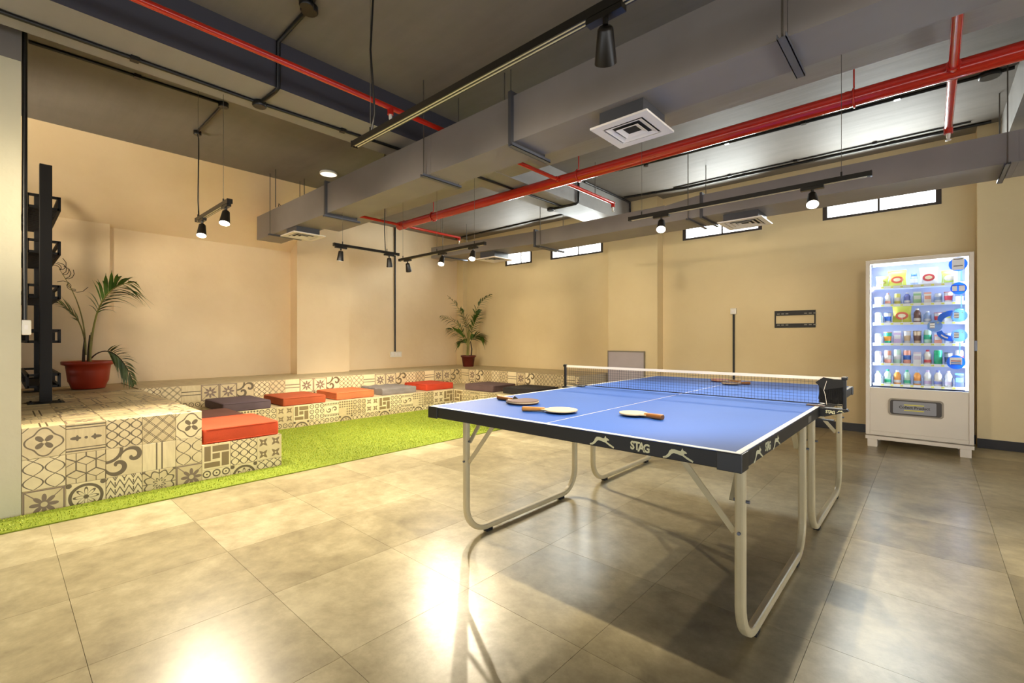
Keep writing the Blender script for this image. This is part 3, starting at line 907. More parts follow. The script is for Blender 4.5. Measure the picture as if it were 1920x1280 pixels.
# ================================================================== TABLE TENNIS TABLE
M['blue'] = mat('table_blue', '#3462bd', 0.6, noise=.06, nscale=3, spec=.16)
M['line_white'] = mat('table_line_white', '#f3eee2', 0.4)
M['edge_black'] = mat('table_apron_black', '#0c0a07', 0.5)
M['cap'] = mat('corner_cap_black', '#070708', 0.4)
M['leg'] = mat('leg_cream_paint', '#cdbf98', 0.32, noise=.1, nscale=6)
M['rubber'] = mat('rubber_black', '#0c0b0a', 0.7)
M['logo'] = mat('logo_cream', '#d9d6b0', 0.5)
TX0, TX1, TY0, TYM, TY1, TZ = -1.955, -.430, 1.517, 2.888, 4.260, .76
TT_, AP = .018, .050
table = thing('table_tennis_table', 'blue folding table tennis table with black rim and cream tube legs', 'table', (-1.19, 2.89, 0))
for (a, b) in ((TY0, TYM-.003), (TYM+.003, TY1)):
    top = MB().box(TX0+.001, a+.001, TZ-TT_, TX1-.001, b-.001, TZ).build('tabletop', M['blue'], table, .001)
    ln = MB(); e = TZ + .0006; w = .02
    ln.box(TX0+.001, a+.001, TZ-.001, TX0+w, b-.001, e); ln.box(TX1-w, a+.001, TZ-.001, TX1-.001, b-.001, e)
    if a == TY0: ln.box(TX0+w, a+.001, TZ-.001, TX1-w, a+w, e)
    else: ln.box(TX0+w, b-w, TZ-.001, TX1-w, b-.001, e)
    ln.build('boundary_line', M['line_white'], top)
    cx = (TX0+TX1)/2
    MB().box(cx-.0015, a+.021, TZ-.001, cx+.0015, b-.021, e).build('centre_line', M['line_white'], top)
    ap = MB(); z0, z1 = TZ-.055, TZ-.0015; t = .03
    ap.box(TX0, a, z0, TX0+t, b, z1); ap.box(TX1-t, a, z0, TX1, b, z1)
    if a == TY0: ap.box(TX0+t, a, z0, TX1-t, a+t, z1)
    else: ap.box(TX0+t, b-t, z0, TX1-t, b, z1)
    apn = ap.build('apron', M['edge_black'], table, .003)
    yy = a if a == TY0 else b; s = 1 if a == TY0 else -1
    for x, sx in ((TX0, 1), (TX1, -1)):
        cp = MB()
        cp.box(min(x-sx*.004, x+sx*.07), min(yy-s*.004, yy), z0-.004, max(x-sx*.004, x+sx*.07), max(yy-s*.004, yy), z1+.0005)
        cp.box(min(x-sx*.004, x), min(yy, yy+s*.07), z0-.004, max(x-sx*.004, x), max(yy, yy+s*.07), z1+.0005)
        cp.build('corner_cap', M['cap'], apn, .002)
def arc_pts(y0, y1, x, zt, zb, r):
    pts = [(x, y0, zt)]
    pts += [(x, y0, z) for z in (zt*.6, zb+r+.02)]
    for i in range(9):
        a = PI + (PI/2)*i/8
        pts.append((x, y0+r+r*math.cos(a), zb+r+r*math.sin(a)))
    pts.append((x, (y0+y1)/2, zb))
    for i in range(9):
        a = 1.5*PI + (PI/2)*i/8
        pts.append((x, y1-r+r*math.cos(a), zb+r+r*math.sin(a)))
    pts += [(x, y1, z) for z in (zb+r+.02, zt*.6, zt)]
    return pts
def rprof(w, h, c, n=3):
    out = []
    for (sx, sy, a0) in ((1,1,0),(-1,1,PI/2),(-1,-1,PI),(1,-1,1.5*PI)):
        for i in range(n+1):
            a = a0 + (PI/2)*i/n
            out.append((sx*(w/2-c)+c*math.cos(a), sy*(h/2-c)+c*math.sin(a)))
    return out
for x, sx in ((-1.915, 1), (-.495, -1)):
    for (a, b) in ((1.745, 2.80), (3.045, 4.10)):
        lg = MB().sweep(arc_pts(a, b, x, TZ-.02, .030, .15), rprof(.036, .032, .011), (1,0,0)).build('leg', M['leg'], table)
        for y in (a+.17, b-.17): MB().cbox((x, y, .0075), (.03, .05, .015)).build('foot_pad', M['rubber'], lg, .002)
        for y, s in ((a, 1), (b, -1)):
            br = MB().bar((x+sx*.026, y+s*.0, .54), (x+sx*.026, y+s*.15, TZ-.03), .006, .024, (1,0,0)).build('brace', M['leg'], lg)
            MB().tube([(x-.022, y, .545), (x+.03, y, .545)], .006, 8).build('bolt', M['channel'], lg)
        yb = a if a < 2 else b
        MB().bar((x+sx*.02, yb, .43), (x+sx*.27, yb, TZ-.03), .022, .006, (0,1,0)).build('brace', M['leg'], lg)
        MB().tube([(x, yb-.024, .435), (x, yb+.024, .435)], .006, 8).build('bolt', M['channel'], lg)
# lettering and leaping animals on the apron
HOUND = [(-1,-.36),(-.8,-.28),(-.64,-.12),(-.55,.08),(-.42,.2),(-.2,.22),(.05,.17),(.2,.17),(.3,.36),(.37,.22),(.47,.2),(.6,.1),(.56,.05),(.42,.04),(.42,-.06),(.7,-.2),(1,-.34),(.96,-.44),(.62,-.3),(.3,-.12),(0,-.06),(-.25,-.02),(-.4,-.1),(-.55,-.28),(-.76,-.42),(-.97,-.45)]
def hound(parent, M4, size):
    mb = MB().prism([(x*size, y*size) for x, y in HOUND], 0, .0006)
    return place(mb.mesh('leaping_animal_logo', M['logo']), 'leaping_animal_logo', M4, parent)
def stag(parent, M4, size):
    for ch, dx, dy, sc in (('S',-.62,.06,1),('T',-.18,.06,1),('A',.24,.0,1.12),('G',.72,-.03,1)):
        text_obj('letter', ch, size*sc, M4 @ Matrix.Translation((dx*size, dy*size, 0)), M['logo'], parent, bold=size*.035, sx=.85)
def fy(x, y, z): return frame_matrix((x, y, z), (1,0,0), (0,0,1), (0,-1,0))
def fx(x, y, z): return frame_matrix((x, y, z), (0,1,0), (0,0,1), (1,0,0))
zc = TZ - .031
stag(table, fy(-.765, TY0-.0008, zc), .040)
hound(table, fy(-.915, TY0-.0008, zc+.003), .052); hound(table, fy(-.625, TY0-.0008, zc+.002), .052)
stag(table, fx(TX1+.0008, 1.83, zc), .040)
hound(table, fx(TX1+.0008, 1.71, zc), .055); hound(table, fx(TX1+.0008, 1.96, zc), .055)
place(MB().box(-.035,-.014,0,.035,.014,.0006).mesh('apron_sticker', mat('grey_sticker', '#6f6d66', .5)), 'apron_sticker', fx(TX1+.0008, 2.60, zc), table)

# ------------------------------------------------------------------ NET
net = thing('table_tennis_net', 'net with white top tape clamped across the middle of the blue table', 'net', (-1.19, TYM, TZ))
M['net_cord'] = mat('net_cord', '#2b3350', 0.7)
M['tape'] = mat('net_tape_white', '#f4ead8', 0.6)
NX0, NX1 = -2.06, -.325
zt = TZ + .155
MB().bar((NX0+.01, TYM, zt-.008), (NX1-.01, TYM, zt-.008), .004, .016).build('top_tape', M['tape'], net)
MB().bar((NX0+.01, TYM, TZ+.012), (NX1-.01, TYM, TZ+.012), .004, .005).build('bottom_cord', M['rubber'], net)
nm = MB(); x = NX0 + .02
while x < NX1 - .12:
    nm.bar((x, TYM, TZ+.012), (x, TYM, zt-.014), .0011, .0011); x += .0175
z = TZ + .028
while z < zt - .02:
    nm.bar((NX0+.02, TYM, z), (NX1-.12, TYM, z), .0011, .0011); z += .0165
nm.build('mesh_netting', M['net_cord'], net, kind='stuff')
# gathered end at the right post
gm = MB()
for k in range(78):
    xx = NX1 - .112 + .00135*k; a = .006*math.sin(k*1.9)
    gm.tube([(xx, TYM+a, TZ+.018+.02*(k % 3 == 0)), (xx+.004, TYM-a*1.5, TZ+.075), (xx+.001, TYM+a, zt-.022-.012*math.sin(k*.7))], .0018, 4)
gm.build('gathered_netting', M['rubber'], net, kind='stuff')
MB().prism([(-.12,0),(-.085,.028),(-.04,.02),(0,.02),(0,-.02),(-.05,-.03),(-.085,-.04)], 0, .006).xf(frame_matrix((NX1-.005, TYM-.003, zt-.03), (1,0,0), (0,0,1), (0,-1,0))).build('netting_flap', M['rubber'], net)
MB().tube([(NX1-.075, TYM-.008, zt-.02), (NX1-.088, TYM-.009, zt-.07), (NX1-.082, TYM-.009, zt-.09), (NX1-.075, TYM-.008, TZ+.012)], .0015, 5).build('draw_string', M['tape'], net)
for x, sx in ((NX0, 1), (NX1, -1)):
    po = MB(); po.box(x-.008, TYM-.008, TZ-.004, x+.008, TYM+.008, zt+.006)
    po.box(x-.013, TYM-.012, zt-.012, x+.013, TYM+.012, zt+.004)
    po.build('post', M['cap'], net, .003)
    cl = MB()
    xe = TX0 if sx > 0 else TX1
    # tapered clamp arm below the post, holding the table edge from above and below
    poly = [(-.012,-.004),(.10,-.004),(.14,-.02),(.14,-.052),(.085,-.05),(.02,-.028),(-.02,-.014)]
    pp = [(x+sx*u*((abs(xe-x)+.03)/.14), v) for u, v in poly]
    if sx < 0: pp = pp[::-1]
    cl.prism(pp, TYM-.022, TYM+.022)
    cl.v = [(p[0], p[2], p[1]+TZ) for p in cl.v]; cl.f = [f[::-1] for f in cl.f]
    cl.build('clamp_arm', M['cap'], net, .002)
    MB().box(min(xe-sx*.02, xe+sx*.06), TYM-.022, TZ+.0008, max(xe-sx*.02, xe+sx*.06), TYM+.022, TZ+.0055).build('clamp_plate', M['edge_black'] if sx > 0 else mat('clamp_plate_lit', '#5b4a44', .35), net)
    MB().box(min(xe-sx*.06, xe+sx*.03), TYM-.018, TZ-.072, max(xe-sx*.06, xe+sx*.03), TYM+.018, TZ-.066).build('clamp_lever', M['cap'], net)
stag(net, fy(-.385, TYM-.0235, TZ-.024), .022); hound(net, fy(-.34, TYM-.0235, TZ-.016), .016)

# ------------------------------------------------------------------ PADDLES
M['wood_pale'] = mat('paddle_plywood', '#e3cb9a', 0.5, noise=.12, nscale=14, stretch=(1,12,1))
M['wood_handle'] = mat('paddle_handle_wood', '#c98f45', 0.45, noise=.25, nscale=10, stretch=(1,10,1))
M['wood_dark'] = mat('paddle_handle_old', '#a5681f', 0.5, noise=.3, nscale=10, stretch=(1,10,1))
M['rubber_brown'] = mat('paddle_rubber_brown', '#6d4f44', 0.7)
M['rubber_red'] = mat('paddle_rubber_red', '#c8533e', 0.6, noise=.3, nscale=60, color2='#e0907a')
def paddle(label, handle, tip, rubber=None, hm='wood_handle', torn=False, flip_h=0.0):
    hx, hy = handle; tx, ty = tip
    d = Vector((tx-hx, ty-hy, 0)); ang = math.atan2(d.y, d.x); s = min(1.25, d.length/.26)
    z = TZ + .0012
    t = thing('table_tennis_paddle', label, 'paddle', (hx, hy, z), 'paddles lying on the table'); t.rotation_euler = (0,0,ang)
    L = d.length; bl_ = .155*s; bw = .15*s/2; c = L - bl_/2
    out = []
    for i in range(36):
        a = 2*PI*i/36
        out.append((c+math.cos(a)*bl_/2, math.sin(a)*bw))
    neck = [(c-bl_*.42, bw*.42), (c-bl_*.60, .015), (c-bl_*.60, -.015), (c-bl_*.42, -bw*.42)]
    pts = [p for p in out if p[0] > c-bl_*.42] ; pts.sort(key=lambda p: math.atan2(p[1], p[0]-c))
    poly = pts + neck
    ORG_loc = t
    def part(nm, mb, m_, bev=.0015):
        o = bpy.data.objects.new(nm, mb.mesh(nm, m_)); link(o, t)
        if bev:
            md = o.modifiers.new('bevel','BEVEL'); md.width = bev; md.segments = 2; md.limit_method = 'ANGLE'
        return o
    zb = .008
    part('blade', MB().prism(poly, zb, zb+.0065), M['wood_pale'])
    hd = MB()
    prof = rprof(.030, .021, .008, 3); n = len(prof); vs = []; fs = []
    xs_ = [0, .004, .03, .06, L-bl_*.99]; sc = [.9, 1.08, 1.05, .95, .82]
    for x, k in zip(xs_, sc): vs += [(x, a*k, zb+.0032+b*k) for a, b in prof]
    for i in range(len(xs_)-1):
        for j in range(n): fs.append((i*n+j, i*n+(j+1) % n, (i+1)*n+(j+1) % n, (i+1)*n+j))
    fs += [tuple(range(n))[::-1], tuple(range((len(xs_)-1)*n, len(xs_)*n))]
    hd.add(vs, fs); part('handle', hd, M[hm], .001)
    if rubber:
        rp = [p for p in pts if True]
        rp = [(c+(p[0]-c)*.985, p[1]*.985) for p in rp if p[0] > c-bl_*.36]
        part('rubber_sheet', MB().prism(rp, zb+.0066, zb+.0100), M[rubber], .0005)
        part('rubber_sheet', MB().prism(rp, zb-.0035, zb-.0001), M[rubber], .0005)
        if torn:
            part('peeled_corner', MB().add([(c-bl_*.33,.02,zb+.010),(c-bl_*.46,.012,zb+.024),(c-bl_*.34,-.02,zb+.010),(c-bl_*.36,.015,zb+.0085),(c-bl_*.47,.010,zb+.0225),(c-bl_*.37,-.018,zb+.0085)],
                [(0,1,2),(5,4,3),(0,3,4,1),(1,4,5,2)]), M['cap'], 0)
    return t
paddle('paddle with peeling brown rubber, farthest left of those on the near half', (-1.87, 1.955), (-1.565, 1.905), 'rubber_brown', 'wood_dark', True)
paddle('bare plywood paddle with handle to the left, beside the brown paddle', (-1.48, 1.715), (-1.245, 1.845), None, 'wood_handle')
paddle('bare plywood paddle with handle pointing right, alone on the near half', (-.862, 1.930), (-1.075, 1.960), None, 'wood_dark')
paddle('red rubber paddle lying on the far half of the table behind the net', (-1.13, 3.98), (-1.37, 4.05), 'rubber_red', 'wood_handle')
paddle('small brown paddle right of the red one behind the net', (-1.04, 3.90), (-1.20, 3.76), 'rubber_brown', 'wood_dark')

# ================================================================== VENDING MACHINE
M['vend'] = mat('vending_white_metal', '#e6dccb', 0.38, noise=.04, nscale=4)
M['vend_in'] = mat('vending_interior', '#b4bddc', 0.5)
M['vend_led'] = emit_mat('vending_led', (0.72, 0.84, 1.0, 1), 4.0)
M['shelf'] = mat('vending_shelf', '#e8eef5', 0.4)
M['ptag'] = mat('price_tag_yellow', '#dfe36a', 0.5)
M['flap_dark'] = mat('flap_surround_dark', '#3b3430', 0.4)
M['flap_grey'] = mat('flap_rim_grey', '#9a9080', 0.4)
M['flap_panel'] = mat('flap_panel', '#8f9096', 0.35)
M['ink_dark'] = mat('print_dark', '#2c2b30', 0.5)
M['ink_yellow'] = mat('print_yellow', '#d8cf5a', 0.5)
def backlit(name, c):
    # translucent film: the light behind the glass comes through it
    m, nt, b = new_mat(name); b.inputs['Base Color'].default_value = rgb(c); b.inputs['Roughness'].default_value = .4
    out = nt.nodes['Material Output']
    t = nt.nodes.new('ShaderNodeBsdfTranslucent'); t.inputs[0].default_value = rgb(c)
    mx = nt.nodes.new('ShaderNodeMixShader'); mx.inputs[0].default_value = .6
    nt.links.new(b.outputs[0], mx.inputs[1]); nt.links.new(t.outputs[0], mx.inputs[2]); nt.links.new(mx.outputs[0], out.inputs[0])
    return m
M['stk_blue'] = backlit('sticker_blue', '#3f97f0')
M['stk_light'] = backlit('sticker_light_blue', '#a8d0f8')
M['stk_white'] = mat('sticker_white', '#f8fbff', .4)
M['stk_red'] = backlit('sticker_red', '#d0566a')
VX0, VX1, VY0, VY1, VZ0, VZ1 = -.505, .300, 6.08, 6.86, .115, 1.928
VY1 = 6.72
vm = thing('vending_machine', 'tall white vending machine with lit glass front full of snacks and drinks', 'vending machine', (-.10, 6.45, 0))
GX0, GX1, GZ0, GZ1 = -.470, .266, .613, 1.890
cb = MB(); t = .02
cb.box(VX0, VY0+.05, VZ0, VX0+t, VY1, VZ1); cb.box(VX1-t, VY0+.05, VZ0, VX1, VY1, VZ1)
cb.box(VX0+t, VY1-t, VZ0, VX1-t, VY1, VZ1); cb.box(VX0+t, VY0+.05, VZ1-t, VX1-t, VY1-t, VZ1); cb.box(VX0+t, VY0+.05, VZ0, VX1-t, VY1-t, VZ0+t)
cb.build('cabinet', M['vend'], vm)
dr = MB()
dr.box(VX0, VY0, VZ0+.01, GX0, VY0+.048, VZ1); dr.box(GX1, VY0, VZ0+.01, VX1, VY0+.048, VZ1)
dr.box(GX0, VY0, GZ1, GX1, VY0+.048, VZ1); dr.box(GX0, VY0+.004, VZ0+.05, GX1, VY0+.048, GZ0); dr.box(GX0, VY0, VZ0+.01, GX1, VY0+.048, VZ0+.05)
door = dr.build('door', M['vend'], vm, .003)
MB().box(GX0, VY0+.014, GZ0, GX1, VY0+.018, GZ1).build('glass_pane', M['glass'], door)
MB().box(VX1+.0005, VY0+.01, 1.0, VX1+.022, VY0+.035, 1.10).build('lock_handle', M['channel'], door, .004)
MB().box(VX0-.003, VY0-.003, .078, VX1+.002, VY1-.1, VZ0-.001).build('base_rail', M['vend'], vm, .003)
for (a, b) in ((-.491,-.411),(.205,.283)):
    for (c, d) in ((6.082, 6.16),(6.5, 6.58)): MB().box(a, c, 0, b, d, .078).build('foot', M['vend'], vm, .003)
ib = MB(); yb = 6.40
ib.box(GX0-.01, yb, GZ0-.02, GX1+.01, yb+.01, GZ1+.01); ib.box(GX0-.012, VY0+.05, GZ0-.02, GX0-.006, yb, GZ1+.01); ib.box(GX1+.006, VY0+.05, GZ0-.02, GX1+.012, yb, GZ1+.01)
ib.box(GX0-.01, VY0+.05, GZ0-.03, GX1+.01, yb, GZ0-.02)
ib.build('interior_lining', M['vend_in'], vm)
for (a, b) in ((GX0-.004, GX0+.008), (GX1-.022, GX1+.004)):
    MB().box(a, VY0+.050, GZ0+.01, b, VY0+.056, GZ1-.004).build('led_strip', M['vend_led'], vm)
MB().box(GX0+.02, VY0+.050, GZ1-.026, GX1-.024, VY0+.058, GZ1-.004).build('led_strip', M['vend_led'], vm)
SZ = [1.655, 1.470, 1.280, 1.070, .865, .652]
SX = [-.410, -.331, -.254, -.178, -.100, -.022, .054, .128, .205]
SNAME = ['top', 'second', 'third', 'fourth', 'fifth', 'bottom']
tagm = MB().box(-.011, -.0012, -.008, .011, 0, .008).mesh('price_tag', M['ptag'])
sepm = MB().box(-.0012, 0, 0, .0012, .18, .075).mesh('divider', M['shelf'])
for k, z in enumerate(SZ):
    sh = MB(); sh.box(GX0+.022, 6.145, z-.006, GX1-.024, 6.385, z); sh.box(GX0+.022, 6.138, z-.024, GX1-.024, 6.145, z+.003)
    so = sh.build('shelf', M['shelf'], vm)
    for x in SX[1::1]:
        o = bpy.data.objects.new('price_tag', tagm); link(o, so); o.location = Vector((x-.04, 6.138, z-.011)) - Vector(ORG[vm.name])
    for i in range(len(SX)-1):
        if k == 0 and i in (1, 3, 5): continue
        o = bpy.data.objects.new('divider', sepm); link(o, so); o.location = Vector(((SX[i]+SX[i+1])/2, 6.15, z+.001)) - Vector(ORG[vm.name])
# delivery flap
def rrect(cx, cz, w, h, r, n=5):
    out = []
    for (sx, sz, a0) in ((1,1,0),(-1,1,PI/2),(-1,-1,PI),(1,-1,1.5*PI)):
        for i in range(n+1):
            a = a0 + PI/2*i/n; out.append((cx+sx*(w/2-r)+r*math.cos(a), cz+sz*(h/2-r)+r*math.sin(a)))
    return out
def plate(name, poly, y, th, m_, parent):
    mb = MB().prism(poly, 0, th).xf(frame_matrix((0, y, 0), (1,0,0), (0,0,1), (0,-1,0)))
    return mb.build(name, m_, parent)
fxc, fzc = -.113, .428
fl_ = plate('delivery_flap', rrect(fxc, fzc, .415, .172, .03), VY0+.004, .010, M['flap_grey'], vm)
plate('flap_surround', rrect(fxc, fzc, .385, .146, .022), VY0-.0062, .002, M['flap_dark'], fl_)
plate('flap_panel', rrect(fxc-.008, fzc, .325, .122, .01), VY0-.0083, .003, M['flap_panel'], fl_)
text_obj('flap_lettering', 'Collect Product', .036, fy(fxc-.008, VY0-.0115, fzc+.002), M['ink_dark'], fl_, bold=.0010)
for dz in (.028, -.026): MB().box(fxc-.085, VY0-.0125, fzc+dz-.005, fxc+.065, VY0-.0113, fzc+dz+.005).build('yellow_bar', M['ink_yellow'], fl_)
# stickers on the glass
yg = VY0 + .0138
def disc(name, x, z, r, m_, lift=0, parent=vm, sx=1):
    return plate(name, [(x+r*sx*math.cos(2*PI*i/30), z+r*math.sin(2*PI*i/30)) for i in range(30)], yg-lift, .0006, m_, parent)
def rect(name, x, z, w, h, m_, lift, parent): return plate(name, rrect(x, z, w, h, min(w,h)*.12, 2), yg-lift, .0005, m_, parent)
def bubble(x, z, r, m_, kind):
    d = disc('round_sticker', x, z, r, m_, .0010, vm, 1.0)
    L = .0018
    if kind == 'phone':
        rect('sticker_screen', x-.018, z+.004, .036, .056, M['stk_white'], L, d)
        for dz in (.030, .006, -.020): rect('sticker_mark', x-.018, z+dz, .032, .005, M['ink_dark'], L+.0007, d)
        rect('sticker_mark', x+.022, z+.030, .010, .008, M['ptag'], L, d)
    elif kind == 'card':
        rect('sticker_screen', x-.028, z+.0, .034, .046, M['stk_white'], L, d); rect('sticker_screen', x+.022, z+.0, .040, .050, M['stk_white'], L, d)
        for dz in (.028, -.028): rect('sticker_mark', x-.0, z+dz, .085, .005, M['ink_dark'], L+.0007, d)
    elif kind == 'paper':
        rect('sticker_screen', x, z+.004, .085, .115, M['stk_white'], L, d)
        for dz in (.048, -.016): rect('sticker_mark', x, z+dz, .064, .007, M['ink_dark'], L+.0007, d)
    else:
        rect('sticker_screen', x, z+.01, .085, .070, M['stk_white'], L, d)
        for dz in (.012, -.006, -.022): rect('sticker_mark', x, z+dz, .070, .009, M['stk_red'] if dz > 0 else M['stk_blue'], L+.0007, d)
bubble(.193, 1.822, .066, M['stk_blue'], 'paper')
bubble(.197, 1.593, .058, M['stk_blue'], 'card')
bubble(.200, 1.334, .060, M['stk_light'], 'phone')
bubble(.030, 1.240, .056, M['stk_light'], 'phone')
bubble(.200, 1.146, .060, M['stk_light'], 'phone')
bubble(.178, .893, .066, M['stk_blue'], 'list')
def band(a0, a1, cx, cz, r, w):
    o1 = [(cx+(r+w/2*math.sin(PI*(i/16)*.8+.5))*math.cos(a0+(a1-a0)*i/16), cz+(r+w/2)*math.sin(a0+(a1-a0)*i/16)) for i in range(17)]
    o2 = [(cx+(r-w/2)*math.cos(a0+(a1-a0)*i/16), cz+(r-w/2)*math.sin(a0+(a1-a0)*i/16)) for i in range(17)]
    return o1 + o2[::-1]
plate('blue_swoosh', band(PI*.50, PI*.92, .155, 1.255, .105, .052), yg, .0006, M['stk_blue'], vm)
plate('blue_swoosh', band(PI*1.10, PI*1.5, .155, 1.222, .105, .052), yg, .0006, M['stk_blue'], vm)
plate('swoosh_highlight', band(PI*1.22, PI*1.40, .155, 1.222, .105, .012), yg-.0008, .0005, M['stk_white'], vm)
for (x, z0, z1) in ((.215, 1.66, 1.755), (.215, 1.41, 1.53), (.205, .97, 1.08)):
    MB().box(x-.005, yg-.0006, z0, x+.005, yg, z1).build('sticker_connector', M['stk_light'], vm)

# ------------------------------------------------------------------ products
def pm(n, c): 
    k = 'pk_'+c
    if k not in M: M[k] = mat('pack_'+c.strip('#'), c, 0.4)
    return M[k]
PROTO = {}
def can_parts(h, r, c1, c2):
    body = MB().lathe([(r*.8,0),(r,.006),(r,h*.90),(r*.86,h*.97)], n=14)
    lid = MB().lathe([(r*.86,h*.97),(r*.84,h),(.0001,h*.985)], n=14)
    lab = MB().lathe([(r*1.01,h*.28),(r*1.01,h*.62)], n=14)
    return [('body', body, c1), ('lid', lid, '#c6ccd2'), ('label_band', lab, c2)]
def bottle_parts(h, r, c1, c2):
    body = MB().lathe([(r*.9,0),(r,.006),(r,h*.30),(r*.86,h*.45),(r,h*.60),(r*.95,h*.70),(r*.42,h*.88)], n=14)
    cap = MB().lathe([(r*.46,h*.88),(r*.46,h),(.0001,h)], n=12)
    lab = MB().lathe([(r*1.01,h*.10),(r*1.01,h*.30)], n=14)
    return [('body', body, c1), ('cap', cap, c2), ('label_band', lab, c2)]
def jar_parts(h, r, c1, c2):
    body = MB().lathe([(r*.9,0),(r,.006),(r,h*.66),(r*.7,h*.78)], n=14)
    cap = MB().lathe([(r*.78,h*.78),(r*.78,h),(.0001,h)], n=14)
    lab = MB().lathe([(r*1.01,h*.2),(r*1.01,h*.55)], n=14)
    return [('body', body, c1), ('lid', cap, c2), ('label_band', lab, '#e6eaf0')]
def cup_parts(h, r, c1, c2):
    body = MB().lathe([(r*.74,0),(r*.78,.004),(r,h*.95)], n=14)
    lid = MB().lathe([(r*1.05,h*.95),(r*1.05,h),(.0001,h)], n=14)
    lab = MB().lathe([(r*.84,h*.2),(r*.955,h*.62)], n=14)
    return [('body', body, c1), ('lid', lid, c2), ('label_band', lab, c2)]
def bag_mb(h, w, d, n=6, m_=7, top=.0):
    vs = []; fs = []
    for s in (1, -1):
        for i in range(m_+1):
            for j in range(n+1):
                u, v = j/n*2-1, i/m_
                pu = (1-abs(u)**3)*(math.sin(PI*v)**.6 if 0 < v < 1 else 0)
                ww = w/2*(1 - .10*math.sin(PI*v))
                vs.append((u*ww, -s*d/2*pu + .0006*s, v*h))
    o = (n+1)*(m_+1)
    for i in range(m_):
        for j in range(n):
            a = i*(n+1)+j
            fs.append((a, a+1, a+n+2, a+n+1)); fs.append((o+a+n+1, o+a+n+2, o+a+1, o+a))
    return MB().add(vs, fs, 0, True)
def bag_parts(h, w, d, c1, c2):
    body = bag_mb(h, w, d)
    crimp = MB().box(-w/2, -.0015, h-.001, w/2, .0015, h+.010)
    n = 14
    lab = MB().prism([(w*.33*math.cos(2*PI*i/n), h*.42+h*.24*math.sin(2*PI*i/n)) for i in range(n)], 0, .004).xf(frame_matrix((0,-d/2+.001,0),(1,0,0),(0,0,1),(0,-1,0)))
    lab2 = MB().prism([(w*.20*math.cos(2*PI*i/n), h*.42+h*.12*math.sin(2*PI*i/n)) for i in range(n)], 0, .002).xf(frame_matrix((0,-d/2-.003,0),(1,0,0),(0,0,1),(0,-1,0)))
    return [('bag', body, c1), ('crimped_edge', crimp, c1), ('printed_panel', lab, c2), ('printed_panel', lab2, '#efe9c8')]
def box_parts(h, w, d, c1, c2):
    body = MB().box(-w/2, -d/2, 0, w/2, d/2, h)
    lab = MB().box(-w/2*.82, -d/2-.001, h*.35, w/2*.82, -d/2+.001, h*.68)
    fl2 = MB().box(-w/2, -d/2-.0008, h*.86, w/2, d/2+.0008, h*1.005)
    return [('carton', body, c1), ('printed_panel', lab, c2), ('lid_flap', fl2, c2)]
FN = dict(can=can_parts, bottle=bottle_parts, jar=jar_parts, cup=cup_parts)
CN = {'#e8e4da':'white','#3f6fc4':'blue','#c9cf5a':'yellow-green','#d8604a':'red-orange','#9fb6d8':'pale blue','#e2e6ea':'white','#cf4a52':'red','#c0d46a':'lime','#cfc3d6':'lilac','#d9c2a0':'beige',
      '#d9d36a':'yellow','#7d86c8':'violet-blue','#8fbf8a':'green','#e9a48e':'salmon','#7a5a50':'brown','#35b48a':'teal','#a9aeb6':'silver','#bfe0cc':'mint','#1fae7a':'emerald','#e69a3c':'orange','#c9b6dc':'lavender','#26324a':'navy','#d9e2d6':'pale green'}
